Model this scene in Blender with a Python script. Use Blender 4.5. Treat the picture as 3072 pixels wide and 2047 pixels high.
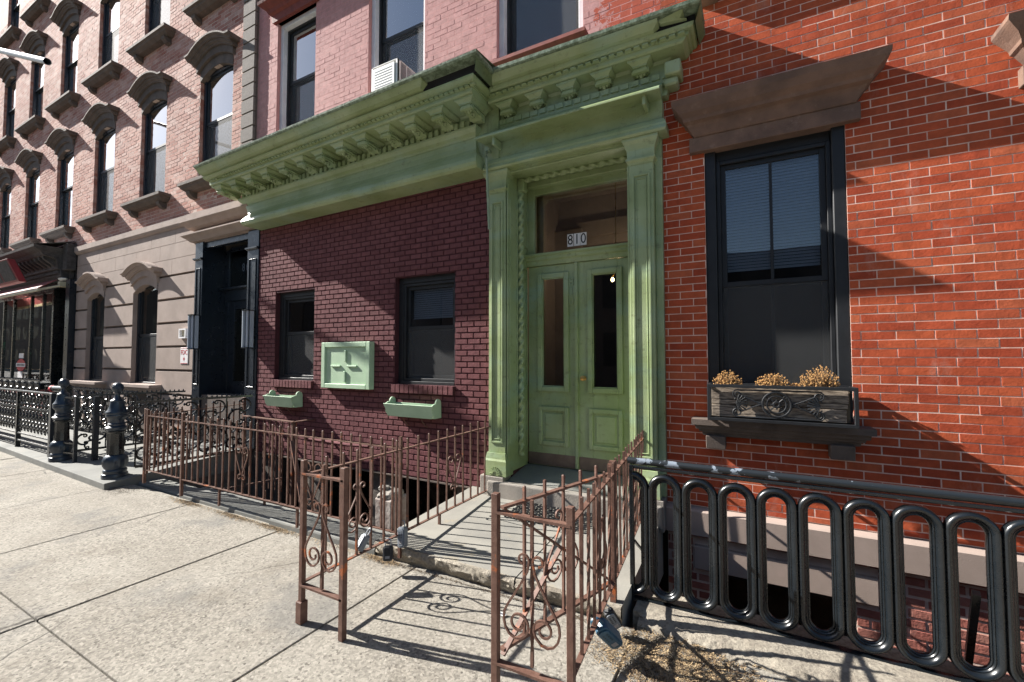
import bpy, math, random
from math import sin, cos, pi, radians, sqrt, floor, atan2, hypot
random.seed(7)
for o in list(bpy.data.objects): bpy.data.objects.remove(o, do_unlink=True)
SC = bpy.context.scene
COL = SC.collection
# ---------------------------------------------------------------- camera
cd = bpy.data.cameras.new('camera'); cam = bpy.data.objects.new('camera', cd); COL.objects.link(cam)
cd.sensor_width = 36; cd.lens = 15.466; cd.clip_start = .05; cd.clip_end = 400
cam.location = (0, 0, 1.6); cam.rotation_euler = (radians(92.237), 0, radians(28.304))
SC.camera = cam
SC.render.resolution_x = 1024; SC.render.resolution_y = 682
# ---------------------------------------------------------------- light
LDIR = (4.6, 1.0, -3.2)
elev = math.atan2(3.2, hypot(4.6, 1.0))
w = bpy.data.worlds.new('World'); SC.world = w; w.use_nodes = True
nt = w.node_tree; bg = nt.nodes['Background']
sk = nt.nodes.new('ShaderNodeTexSky'); sk.sky_type = 'NISHITA'; sk.sun_disc = False
sk.sun_elevation = elev; sk.sun_rotation = math.atan2(-4.6, -1.0); sk.air_density = 1.0; sk.dust_density = .6
nt.links.new(sk.outputs[0], bg.inputs[0]); bg.inputs[1].default_value = .055
sd = bpy.data.lights.new('sun', 'SUN'); sd.energy = 5.0; sd.angle = radians(.5); sd.color = (1, .955, .89)
sun = bpy.data.objects.new('sun', sd); COL.objects.link(sun)
from mathutils import Vector, Matrix
sun.rotation_euler = Vector(LDIR).to_track_quat('-Z', 'Y').to_euler()
sun.location = (-6, -4, 9)
SC.view_settings.view_transform = 'Standard'; SC.view_settings.look = 'None'
SC.view_settings.exposure = 1.45; SC.view_settings.gamma = 1
SC.view_settings.use_curve_mapping = False

# ---------------------------------------------------------------- helpers
WL = {}
def origin(o): return WL.get(o.name, Vector((0, 0, 0)))
def put(o, parent, wloc):
    COL.objects.link(o); wloc = Vector(wloc)
    if parent: o.parent = parent; o.location = wloc - origin(parent)
    else: o.location = wloc
    WL[o.name] = wloc; return o
def thing(name, label, cat, loc=(0, 0, 0), group=None):
    o = bpy.data.objects.new(name, None); o.empty_display_size = .1; put(o, None, loc)
    o['label'] = label; o['category'] = cat
    if group: o['group'] = group
    return o
def tag(o, label, cat, group=None):
    o['label'] = label; o['category'] = cat
    if group: o['group'] = group
    return o
class MB:
    def __init__(s): s.v = []; s.f = []
    def add(s, vs, fs):
        n = len(s.v); s.v += [tuple(p) for p in vs]; s.f += [tuple(i + n for i in f) for f in fs]; return s
    def quad(s, a, b, c, d): return s.add([a, b, c, d], [(0, 1, 2, 3)])
    def box(s, x0, x1, y0, y1, z0, z1):
        return s.add([(x0, y0, z0), (x1, y0, z0), (x1, y1, z0), (x0, y1, z0), (x0, y0, z1), (x1, y0, z1), (x1, y1, z1), (x0, y1, z1)],
                     [(0, 3, 2, 1), (4, 5, 6, 7), (0, 1, 5, 4), (1, 2, 6, 5), (2, 3, 7, 6), (3, 0, 4, 7)])
    def frustum(s, x0, x1, y0, y1, z0, z1, i):   # front (y0) face inset by i
        return s.add([(x0 + i, y0, z0 + i), (x1 - i, y0, z0 + i), (x1 - i, y0, z1 - i), (x0 + i, y0, z1 - i), (x0, y1, z0), (x1, y1, z0), (x1, y1, z1), (x0, y1, z1)],
                     [(0, 1, 2, 3), (4, 5, 1, 0), (5, 6, 2, 1), (6, 7, 3, 2), (7, 4, 0, 3)])
    def tube(s, path, r, n=6, twist=0, caps=True, sx=1.0, up=(0, 0, 1), start=0.0, closed=False):
        P = [Vector(p) for p in path]; m = len(P); rs = r if isinstance(r, (list, tuple)) else [r] * m
        base = len(s.v); U = Vector(up)
        for i, p in enumerate(P):
            if closed: t = P[(i + 1) % m] - P[i - 1]
            else: t = P[min(i + 1, m - 1)] - P[max(i - 1, 0)]
            t.normalize(); a = t.cross(U)
            if a.length < 1e-4: a = t.cross(Vector((0, 1, 0)))
            a.normalize(); b = t.cross(a)
            for k in range(n):
                th = start + 2 * pi * k / n + twist * i
                s.v.append(tuple(p + a * cos(th) * rs[i] * sx + b * sin(th) * rs[i]))
        for i in range(m if closed else m - 1):
            j = (i + 1) % m
            for k in range(n):
                q = (k + 1) % n
                s.f.append((base + i * n + k, base + i * n + q, base + j * n + q, base + j * n + k))
        if caps and not closed:
            s.f.append(tuple(base + k for k in range(n))[::-1]); s.f.append(tuple(base + (m - 1) * n + k for k in range(n)))
        return s
    def bar(s, p, q, wd, up=(0, 0, 1), ht=None):   # square / flat bar
        ht = ht or wd; p = Vector(p); q = Vector(q); t = (q - p).normalized(); a = t.cross(Vector(up))
        if a.length < 1e-4: a = Vector((1, 0, 0))
        a.normalize(); b = t.cross(a); a *= wd / 2; b *= ht / 2
        return s.add([p - a - b, p + a - b, p + a + b, p - a + b, q - a - b, q + a - b, q + a + b, q - a + b],
                     [(0, 3, 2, 1), (4, 5, 6, 7), (0, 1, 5, 4), (1, 2, 6, 5), (2, 3, 7, 6), (3, 0, 4, 7)])
    def lathe(s, prof, c, n=24, flute=0, fd=0.0, frange=None):
        base = len(s.v); m = len(prof)
        for r, z in prof:
            for k in range(n):
                th = 2 * pi * k / n; rr = r
                if flute and frange and frange[0] <= z <= frange[1]: rr = r - fd * (.5 - .5 * cos(flute * th))
                s.v.append((c[0] + rr * cos(th), c[1] + rr * sin(th), c[2] + z))
        for i in range(m - 1):
            for k in range(n):
                q = (k + 1) % n; s.f.append((base + i * n + k, base + i * n + q, base + (i + 1) * n + q, base + (i + 1) * n + k))
        s.f.append(tuple(base + k for k in range(n))[::-1]); s.f.append(tuple(base + (m - 1) * n + k for k in range(n)))
        return s
    def prism(s, pts, fn, d0, d1):    # pts 2-D outline, fn(u,v,d) -> xyz
        n = len(pts); A = [fn(u, v, d0) for u, v in pts]; B = [fn(u, v, d1) for u, v in pts]
        return s.add(A + B, [tuple(range(n))[::-1], tuple(range(n, 2 * n))] + [(i, (i + 1) % n, n + (i + 1) % n, n + i) for i in range(n)])
    def sweep(s, prof, yb, drop=None, caps=(1, 1, 1, 1)):   # prof (y,z,xl,xr) top to bottom; yb wall
        L = [(xl, y, z - (drop(z) if drop else 0)) for y, z, xl, xr in prof]; R = [(xr, y, z) for y, z, xl, xr in prof]
        for i in range(len(prof) - 1):
            s.quad(L[i + 1], R[i + 1], R[i], L[i])
            if caps[0]: s.quad((L[i + 1][0], yb, L[i + 1][2]), L[i + 1], L[i], (L[i][0], yb, L[i][2]))
            if caps[1]: s.quad(R[i + 1], (R[i + 1][0], yb, R[i + 1][2]), (R[i][0], yb, R[i][2]), R[i])
        if caps[2]: s.quad(L[0], R[0], (R[0][0], yb, R[0][2]), (L[0][0], yb, L[0][2]))
        if caps[3]: s.quad((L[-1][0], yb, L[-1][2]), (R[-1][0], yb, R[-1][2]), R[-1], L[-1])
        return s
    def arch(s, prof, xs, zo, yb):     # prof (y,z) top to bottom, swept along xs with height zo(x)
        m = len(prof)
        for a, b in zip(xs[:-1], xs[1:]):
            for (y0, z0), (y1, z1) in zip(prof[:-1], prof[1:]):
                s.quad((a, y1, z1 + zo(a)), (b, y1, z1 + zo(b)), (b, y0, z0 + zo(b)), (a, y0, z0 + zo(a)))
            y, z = prof[0]; s.quad((a, y, z + zo(a)), (b, y, z + zo(b)), (b, yb, z + zo(b)), (a, yb, z + zo(a)))
            y, z = prof[-1]; s.quad((a, yb, z + zo(a)), (b, yb, z + zo(b)), (b, y, z + zo(b)), (a, y, z + zo(a)))
        for x, rev in ((xs[0], 0), (xs[-1], 1)):
            pts = [(x, y, z + zo(x)) for y, z in prof] + [(x, yb, prof[-1][1] + zo(x)), (x, yb, prof[0][1] + zo(x))]
            s.add(pts, [tuple(range(len(pts)))])
        return s
    def build(s, name, mat, parent=None, smooth=False, bevel=0, kind=None, org=None, seg=1):
        if org is None:
            xs = [p[0] for p in s.v]; ys = [p[1] for p in s.v]; zs = [p[2] for p in s.v]
            org = ((min(xs) + max(xs)) / 2, (min(ys) + max(ys)) / 2, min(zs))
        org = Vector(org); me = bpy.data.meshes.new(name)
        me.from_pydata([tuple(Vector(p) - org) for p in s.v], [], s.f); me.update()
        me.materials.append(MT[mat] if isinstance(mat, str) else mat)
        if smooth:
            me.polygons.foreach_set('use_smooth', [True] * len(me.polygons))
            try: me.set_sharp_from_angle(angle=radians(38))
            except Exception: pass
        o = bpy.data.objects.new(name, me); put(o, parent, org)
        if kind: o['kind'] = kind
        if bevel:
            b = o.modifiers.new('bevel', 'BEVEL'); b.width = bevel; b.segments = seg; b.limit_method = 'ANGLE'; b.angle_limit = radians(40)
        return o
def instance(src, parent, wloc, name=None, rot=None):
    c = src.copy()
    if name: c.name = name
    put(c, parent, wloc)
    if rot: c.rotation_euler = rot
    return c

# ---------------------------------------------------------------- materials
MT = {}
class NG:
    def __init__(s, name):
        m = bpy.data.materials.new(name); m.use_nodes = True; s.m = m; s.t = m.node_tree; s.b = s.t.nodes['Principled BSDF']; MT[name] = m
        g = s.t.nodes.new('ShaderNodeNewGeometry'); s.pos = g.outputs['Position']; s.geo = g
    def n(s, t, **k):
        x = s.t.nodes.new(t)
        for a, b in k.items(): setattr(x, a, b)
        return x
    def l(s, a, b): s.t.links.new(a, b)
    def val(s, sock, v):
        if isinstance(v, (int, float)): sock.default_value = v
        elif isinstance(v, (tuple, list)): sock.default_value = tuple(v) + ((1,) if len(v) == 3 and len(sock.default_value) == 4 else ())
        else: s.l(v, sock)
    def math(s, op, a, b=0.0, c=None):
        x = s.n('ShaderNodeMath', operation=op); s.val(x.inputs[0], a); s.val(x.inputs[1], b)
        if c is not None: s.val(x.inputs[2], c)
        return x.outputs[0]
    def noise(s, scale, detail=4, rough=.55, vec=None, stretch=None):
        x = s.n('ShaderNodeTexNoise'); x.inputs['Scale'].default_value = scale; x.inputs['Detail'].default_value = detail; x.inputs['Roughness'].default_value = rough
        v = vec or s.pos
        if stretch:
            mp = s.n('ShaderNodeMapping'); mp.inputs['Scale'].default_value = stretch; s.l(v, mp.inputs[0]); v = mp.outputs[0]
        s.l(v, x.inputs['Vector']); return x.outputs['Fac']
    def vor(s, scale, feature='F1', out='Distance'):
        x = s.n('ShaderNodeTexVoronoi', feature=feature); x.inputs['Scale'].default_value = scale; s.l(s.pos, x.inputs['Vector']); return x.outputs[out]
    def ramp(s, f, a, b):
        x = s.n('ShaderNodeMapRange'); x.clamp = True; s.val(x.inputs[0], f); x.inputs[1].default_value = a; x.inputs[2].default_value = b; return x.outputs[0]
    def mix(s, f, a, b, mode='MIX'):
        x = s.n('ShaderNodeMix', data_type='RGBA', blend_type=mode); s.val(x.inputs[0], f); s.val(x.inputs[6], a); s.val(x.inputs[7], b); return x.outputs[2]
    def bump(s, h, dist=.002, strength=1.0, prev=None):
        x = s.n('ShaderNodeBump'); x.inputs['Distance'].default_value = dist; x.inputs['Strength'].default_value = strength; s.l(h, x.inputs['Height'])
        if prev: s.l(prev, x.inputs['Normal'])
        return x.outputs[0]
    def fin(s, col, rough=.7, bump=None, metal=0, spec=None):
        s.val(s.b.inputs['Base Color'], col); s.val(s.b.inputs['Roughness'], rough); s.b.inputs['Metallic'].default_value = metal
        if spec is not None: s.b.inputs['Specular IOR Level'].default_value = spec
        if bump: s.l(bump, s.b.inputs['Normal'])
        return s.m
def simple(name, c1, c2=None, rough=.6, scale=6, bd=.001, bs=90, metal=0, spec=.4, grime=None, lo=.35, hi=.65):
    g = NG(name); c2 = c2 or tuple(x * .75 for x in c1)
    col = g.mix(g.ramp(g.noise(scale, 6, .6), lo, hi), c2, c1)
    if grime: col = g.mix(g.math('MULTIPLY', g.ramp(g.noise(scale * 2.3, 8, .7), .58, .72), .7), col, grime)
    b = g.bump(g.noise(bs, 4), bd) if bd else None
    r = g.math('ADD', g.math('MULTIPLY', g.noise(scale * 3, 3), .25), rough - .12)
    return g.fin(col, r, b, metal, spec)
def brickmat(name, L, C, cols, stain=None, stainf=.4, bd=.0015, bs=70, rough=.85):
    g = NG(name); sp = g.n('ShaderNodeSeparateXYZ'); g.l(g.pos, sp.inputs[0])
    row = g.math('FLOOR', g.math('ADD', g.math('DIVIDE', sp.outputs[2], C), 100.0))
    xs = g.math('FLOOR', g.math('ADD', g.math('DIVIDE', sp.outputs[0], L), g.math('MULTIPLY', g.math('MODULO', row, 2.0), .5)))
    cb = g.n('ShaderNodeCombineXYZ'); g.l(xs, cb.inputs[0]); g.l(row, cb.inputs[1])
    wn = g.n('ShaderNodeTexWhiteNoise', noise_dimensions='3D'); g.l(cb.outputs[0], wn.inputs['Vector'])
    cr = g.n('ShaderNodeValToRGB'); g.l(wn.outputs['Value'], cr.inputs[0]); e = cr.color_ramp.elements
    e[0].color = cols[0] + (1,); e[1].color = cols[-1] + (1,)
    for i, c in enumerate(cols[1:-1]): k = e.new((i + 1) / (len(cols) - 1)); k.color = c + (1,)
    col = cr.outputs[0]
    col = g.mix(g.ramp(g.noise(14, 6, .7), .35, .7), g.mix(1.0, col, (.72, .72, .72), 'MULTIPLY'), col)
    col = g.mix(g.ramp(g.noise(1.1, 4), .35, .7), g.mix(1.0, col, (.84, .82, .84), 'MULTIPLY'), col)
    if stain: col = g.mix(g.math('MULTIPLY', g.ramp(g.noise(5, 7, .7, stretch=(1, 1, .5)), .58, .78), stainf), col, stain)
    if name in ('red_brick', 'maroon_brick'):
        col = g.mix(g.math('MULTIPLY', g.ramp(g.noise(1.6, 7, .7, stretch=(3, 1, .6)), .52, .72), .38), col, g.mix(1., col, (.45, .42, .45), 'MULTIPLY'))
        col = g.mix(g.math('MULTIPLY', g.ramp(g.noise(60, 6, .7), .66, .72), .6), col, g.mix(1., col, (.45, .4, .4), 'MULTIPLY'))
    if name == 'pink_brick':
        pe = g.math('ADD', g.noise(9, 9, .75), g.math('MULTIPLY', g.ramp(sp.outputs[0], -1.5, -1.05), .30))
        col = g.mix(g.ramp(pe, .70, .715), col, (.40, .085, .05))
    b = g.bump(g.noise(bs, 5, .6), bd); b = g.bump(g.noise(12, 3), bd * 1.5, 1, b)
    return g.fin(col, rough, b, 0, .25)
RL, RC = .2085, .0642
brickmat('red_brick', RL, RC, [(.41, .068, .028), (.50, .092, .038), (.56, .118, .045), (.44, .078, .032), (.58, .15, .065)], (.52, .30, .24), .5)
ML, MC = .168, .065
brickmat('maroon_brick', ML, MC, [(.172, .062, .066), (.21, .078, .082), (.186, .068, .072), (.23, .090, .094)], (.2, .09, .09), .5, bd=.003, bs=110)
PL, PC = .205, .0665
brickmat('pink_brick', PL, PC, [(.64, .345, .325), (.66, .36, .34), (.63, .335, .315), (.68, .38, .355)], (.40, .15, .13), .3)
BL, BC = .205, .066
brickmat('old_brick', BL, BC, [(.54, .25, .19), (.62, .35, .28), (.46, .18, .13), (.68, .45, .38), (.57, .29, .22)], (.66, .52, .45), .6)
brickmat('cellar_brick', .21, .072, [(.35, .12, .09), (.42, .17, .13), (.30, .09, .07), (.45, .22, .17)], (.5, .36, .3), .6, bd=.004, bs=50)
simple('red_mortar', (.74, .56, .48), (.58, .38, .31), .9, 9)
simple('maroon_mortar', (.075, .02, .025), (.05, .014, .018), .9, 9)  # maroon paint darkened, joint shadow put into the colour
simple('pink_mortar', (.58, .29, .27), (.52, .25, .23), .85, 6)
simple('old_mortar', (.62, .49, .42), (.50, .38, .32), .9, 6)
simple('brownstone', (.37, .29, .248), (.30, .235, .20), .85, 3, .0012, 160, grime=(.36, .27, .235))
simple('dark_brownstone', (.135, .105, .088), (.09, .072, .062), .85, 7, .002, 110, grime=(.20, .15, .125))
simple('lintel_stone', (.205, .125, .09), (.125, .08, .062), .85, 5, .0025, 90, grime=(.26, .18, .14))
simple('quoin_stone', (.21, .185, .165), (.16, .14, .125), .9, 30, .002, 160)
simple('redwood', (.21, .05, .038), (.14, .035, .028), .7, 12, .002, 40)
simple('black_paint', (.008, .011, .014), (.005, .007, .009), .28, 8, .0003, 45, spec=.6)
simple('navy_paint', (.009, .015, .025), (.007, .012, .019), .30, 5, 0, spec=.6)
simple('blue_iron', (.018, .034, .058), (.012, .022, .036), .35, 10, .0012, 55, spec=.6)
simple('window_black', (.017, .019, .022), (.012, .013, .015), .5, 6, .0003, 90)
simple('screen_mesh', (.050, .052, .055), (.038, .040, .043), .6, 2, .0003, 600)
simple('blind', (.78, .83, .88), (.70, .76, .83), .7, 3, 0)
simple('curtain', (.74, .76, .77), (.55, .58, .60), .85, 2.2, .004, 20)
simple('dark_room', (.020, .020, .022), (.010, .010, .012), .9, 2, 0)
simple('white_paint', (.72, .72, .74), (.60, .60, .63), .5, 5, .0005, 50)
simple('white_plastic', (.78, .77, .73), (.70, .70, .68), .45, 6, .0002, 50)
simple('bluestone', (.195, .195, .178), (.135, .138, .130), .8, 2.2, .0015, 70, grime=(.30, .27, .21))
simple('step_stone', (.30, .27, .235), (.20, .185, .165), .85, 5, .003, 90, grime=(.36, .30, .23))
simple('whitewash', (.42, .38, .345), (.20, .15, .13), .9, 8, .006, 30, grime=(.22, .08, .06))
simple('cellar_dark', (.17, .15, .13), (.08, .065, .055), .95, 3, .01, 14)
simple('steel_plate', (.23, .18, .155), (.16, .12, .105), .45, 6, .0003, 60, metal=.6)
simple('brass', (.65, .42, .14), (.5, .3, .1), .3, 20, 0, metal=.9)
simple('lamp_panel', (.42, .46, .53), (.36, .40, .47), .45, 3, 0)
simple('sign_white', (.82, .80, .79), (.76, .74, .74), .5, 8, 0)
simple('sign_red', (.55, .02, .035), (.45, .02, .03), .5, 8, 0)
simple('ink_black', (.012, .012, .012), (.01, .01, .01), .5, 8, 0)
simple('digit_grey', (.09, .12, .16), (.08, .10, .14), .5, 8, 0)
simple('shop_wood', (.085, .078, .075), (.045, .04, .038), .8, 12, .004, 30, grime=(.16, .15, .145))
simple('awning_red', (.34, .10, .10), (.28, .08, .085), .7, 6, .001, 60)
simple('cream_metal', (.55, .50, .36), (.42, .38, .26), .5, 9, .001, 60)
simple('gold_paint', (.62, .42, .08), (.5, .33, .06), .4, 9, 0, metal=.4)
simple('oxblood', (.23, .015, .025), (.16, .012, .02), .45, 6, 0)
simple('poster_red', (.30, .02, .03), (.16, .012, .02), .6, 4, 0)
simple('poster_food', (.33, .11, .06), (.10, .03, .03), .6, 9, 0, grime=(.5, .38, .25))
simple('interior_tan', (.34, .25, .18), (.26, .19, .135), .7, 4, 0)
simple('rubber', (.012, .013, .015), (.02, .02, .022), .5, 20, .002, 70)
simple('grey_plastic', (.21, .24, .27), (.15, .17, .20), .42, 14, .0005, 90)
simple('dark_plastic', (.035, .038, .042), (.02, .022, .025), .5, 14, .0005, 90)
simple('blue_plastic', (.045, .12, .185), (.03, .085, .14), .38, 12, .0004, 60)
simple('label_sticker', (.50, .50, .52), (.42, .42, .45), .5, 40, 0)
simple('faded_sticker', (.22, .33, .31), (.18, .28, .28), .5, 30, 0)
simple('old_wood', (.33, .265, .195), (.10, .085, .07), .8, 8, .003, 40)
simple('dried_flower', (.52, .30, .11), (.36, .19, .07), .8, 30, 0)
simple('dried_stem', (.26, .16, .08), (.18, .11, .05), .8, 30, 0)
simple('straw', (.44, .33, .19), (.24, .16, .085), .8, 30, 0)
simple('straw_dark', (.12, .08, .045), (.06, .04, .025), .8, 30, 0)
simple('soil', (.19, .15, .10), (.11, .085, .06), .95, 12, .01, 30)
simple('asphalt', (.055, .055, .055), (.04, .04, .04), .9, 6, .004, 60)
simple('steel_grey', (.42, .44, .47), (.36, .38, .40), .45, 8, 0, metal=.3)
simple('paper_white', (.75, .74, .72), (.65, .64, .62), .7, 10, 0)
simple('pipe_green', (.29, .36, .25), (.22, .29, .19), .6, 10, .001, 60)

def woodgrain():
    g = NG('grey_boards'); v = g.noise(9, 7, .65, stretch=(1.2, 1, 9))
    col = g.mix(g.ramp(v, .38, .62), (.085, .068, .055), (.40, .33, .26))
    g.fin(col, .85, g.bump(g.noise(12, 6, .7, stretch=(1.5, 1, 14)), .004), 0, .2)
woodgrain()
def greenmat():
    g = NG('green_paint')
    col = g.mix(g.ramp(g.noise(2.2, 5), .35, .68), (.245, .31, .14), (.36, .43, .24))
    col = g.mix(g.math('MULTIPLY', g.ramp(g.noise(1.3, 6, .6, stretch=(1, 1, 2.5)), .5, .72), .6), col, (.25, .39, .31))      # sky reflection painted in as bluish patches
    col = g.mix(g.math('MULTIPLY', g.ramp(g.noise(16, 9, .75, stretch=(.7, .7, 1)), .56, .70), .7), col, (.12, .13, .06))
    sz = g.n('ShaderNodeSeparateXYZ'); g.l(g.pos, sz.inputs[0]); wr = g.math('ADD', g.noise(9, 10, .8), g.math('MULTIPLY', g.ramp(sz.outputs[2], 4.15, 4.45), .045))
    col = g.mix(g.math('MULTIPLY', g.ramp(g.noise(6, 8, .75, stretch=(3.0, 3.0, .35)), .57, .72), .5), col, (.13, .155, .075))    # grime
    col = g.mix(g.ramp(wr, .675, .69), col, (.15, .10, .065))  # flakes to wood
    spk = g.ramp(g.vor(26), .075, .05)
    col = g.mix(g.math('MULTIPLY', spk, g.ramp(g.noise(3, 3), .56, .62)), col, (.03, .03, .025))
    b = g.bump(g.noise(55, 6, .65), .0014); b = g.bump(g.ramp(wr, .66, .68), .002, -1, b)
    g.fin(col, g.math('ADD', .30, g.math('MULTIPLY', g.noise(12), .22)), b, 0, .55)
    g = NG('mint_paint')
    col = g.mix(g.ramp(g.noise(5, 6), .35, .65), (.36, .50, .34), (.43, .57, .40))
    col = g.mix(g.ramp(g.noise(30, 9, .8), .69, .71), col, (.12, .13, .09))
    g.fin(col, .6, g.bump(g.noise(60, 6, .65, stretch=(1, 1, 4)), .0012), 0, .4)
    g = NG('gutter_metal')
    col = g.mix(g.ramp(g.noise(22, 9, .75), .42, .62), (.11, .15, .09), (.30, .38, .28))
    g.fin(col, .55, g.bump(g.noise(30, 6, .65), .004), .2, .5)
greenmat()
def rustiron():
    g = NG('rusty_iron')
    col = g.mix(g.ramp(g.noise(18, 6, .65), .35, .65), (.098, .046, .032), (.165, .092, .068))
    col = g.mix(g.ramp(g.noise(6, 8, .7), .60, .66), col, (.36, .10, .028))
    col = g.mix(g.ramp(g.noise(40, 9, .8), .68, .70), col, (.07, .035, .025))
    g.fin(col, .62, g.bump(g.noise(120, 6, .7), .0018), 0, .4)
rustiron()
def chipped():
    g = NG('chipped_rail'); sp = g.n('ShaderNodeSeparateXYZ'); g.l(g.pos, sp.inputs[0])
    a = g.noise(7.5, 6, .62)
    m = g.math('ADD', a, g.math('MULTIPLY', g.ramp(sp.outputs[0], .9, -.7), .13))
    col = g.mix(g.ramp(m, .648, .658), (.014, .018, .022), (.20, .235, .28))
    g.fin(col, .4, g.bump(g.ramp(m, .638, .663), .002, -1), 0, .5)
chipped()
def concrete():
    g = NG('concrete')
    col = g.mix(g.ramp(g.noise(1.2, 6, .6), .3, .7), (.225, .205, .172), (.305, .285, .245))
    ch = g.n('ShaderNodeSeparateColor'); g.l(g.vor(78, 'F1', 'Color'), ch.inputs[0])
    pv = g.n('ShaderNodeMapRange'); g.l(ch.outputs[0], pv.inputs[0]); pv.inputs[3].default_value = .66; pv.inputs[4].default_value = 1.32
    pc = g.n('ShaderNodeCombineXYZ'); [g.l(pv.outputs[0], pc.inputs[i]) for i in range(3)]
    worn = g.ramp(g.noise(.8, 6, .6), .40, .62)
    col = g.mix(g.math('MULTIPLY', g.math('SUBTRACT', 1.0, g.math('MULTIPLY', worn, .55)), .9), col, g.mix(1., col, pc.outputs[0], 'MULTIPLY'))
    col = g.mix(g.math('MULTIPLY', g.ramp(ch.outputs[1], .90, .93), .6), col, (.085, .075, .065))
    col = g.mix(g.math('MULTIPLY', g.ramp(ch.outputs[2], .90, .93), .5), col, (.40, .37, .32))
    col = g.mix(g.math('MULTIPLY', g.ramp(g.noise(2.6, 9, .7), .54, .70), .5), col, (.15, .128, .10))
    col = g.mix(g.math('MULTIPLY', g.ramp(g.noise(.9, 6, .65), .55, .64), .5), col, (.135, .135, .13))
    col = g.mix(g.math('MULTIPLY', g.ramp(g.vor(2.1), .035, .028), .6), col, (.07, .065, .06))      # old gum spots
    vc = g.n('ShaderNodeTexVoronoi', feature='DISTANCE_TO_EDGE'); vc.inputs['Scale'].default_value = .42
    dn = g.n('ShaderNodeTexNoise'); dn.inputs['Scale'].default_value = 2.5; dn.inputs['Detail'].default_value = 7; g.l(g.pos, dn.inputs['Vector'])
    mxv = g.n('ShaderNodeMix', data_type='VECTOR'); mxv.inputs[0].default_value = .16; g.l(g.pos, mxv.inputs[4]); g.l(dn.outputs['Color'], mxv.inputs[5]); g.l(mxv.outputs[1], vc.inputs['Vector'])
    ck = g.math('MULTIPLY', g.ramp(vc.outputs[0], .0035, .0012), g.ramp(g.noise(.55, 2), .47, .53))
    col = g.mix(g.math('MULTIPLY', ck, .75), col, (.05, .045, .04))
    b = g.bump(g.vor(78), .011, -.9); b = g.bump(g.noise(170, 5, .7), .005, .9, b); b = g.bump(g.noise(9, 6, .6), .010, .8, b); b = g.bump(ck, .004, -1, b)
    g.fin(col, .9, b, 0, .25)
    g = NG('rough_concrete')
    col = g.mix(g.ramp(g.noise(4, 8, .65), .35, .65), (.24, .21, .17), (.42, .38, .31))
    col = g.mix(g.math('MULTIPLY', g.ramp(g.vor(45), .55, .25), .5), col, (.16, .14, .12))
    b = g.bump(g.noise(26, 9, .75), .022); b = g.bump(g.vor(60), .008, -1, b)
    g.fin(col, .95, b, 0, .2)
    g = NG('joint_dirt'); g.fin(g.mix(g.ramp(g.noise(30), .4, .6), (.05, .04, .03), (.13, .10, .07)), .95, g.bump(g.noise(60, 6), .006), 0, .2)
concrete()
def glassmat(name, tint=(.9, .95, 1), boost=1.6, base=.02):
    m = bpy.data.materials.new(name); m.use_nodes = True; t = m.node_tree; t.nodes.clear(); MT[name] = m
    o = t.nodes.new('ShaderNodeOutputMaterial'); mx = t.nodes.new('ShaderNodeMixShader'); tr = t.nodes.new('ShaderNodeBsdfTransparent'); gl = t.nodes.new('ShaderNodeBsdfGlossy')
    tr.inputs[0].default_value = (tint[0] * .82, tint[1] * .82, tint[2] * .82, 1); gl.inputs['Roughness'].default_value = .01; gl.inputs[0].default_value = (1, 1, 1, 1)
    fr = t.nodes.new('ShaderNodeFresnel'); fr.inputs[0].default_value = 1.5
    mm = t.nodes.new('ShaderNodeMath'); mm.operation = 'MULTIPLY_ADD'; mm.use_clamp = True; mm.inputs[1].default_value = boost; mm.inputs[2].default_value = base
    geo = t.nodes.new('ShaderNodeNewGeometry'); nz = t.nodes.new('ShaderNodeTexNoise'); nz.inputs['Scale'].default_value = 1.1; nz.inputs['Detail'].default_value = 1
    bp = t.nodes.new('ShaderNodeBump'); bp.inputs['Distance'].default_value = .0022
    L = t.links.new
    L(geo.outputs['Position'], nz.inputs['Vector']); L(nz.outputs[0], bp.inputs['Height']); L(bp.outputs[0], gl.inputs['Normal'])
    L(fr.outputs[0], mm.inputs[0]); L(mm.outputs[0], mx.inputs[0]); L(tr.outputs[0], mx.inputs[1]); L(gl.outputs[0], mx.inputs[2]); L(mx.outputs[0], o.inputs[0])
glassmat('glass', boost=1.15); glassmat('glass_bright', boost=3.0, base=.18)
def emit(name, c, s):
    g = NG(name); g.b.inputs['Base Color'].default_value = c + (1,); g.b.inputs['Emission Color'].default_value = c + (1,); g.b.inputs['Emission Strength'].default_value = s
emit('bulb_glow', (1, .62, .22), 12); emit('neon_red', (1, .04, .03), 3); emit('neon_green', (.05, .9, .25), 1.6); emit('neon_orange', (1, .5, .05), 2.5)

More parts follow.
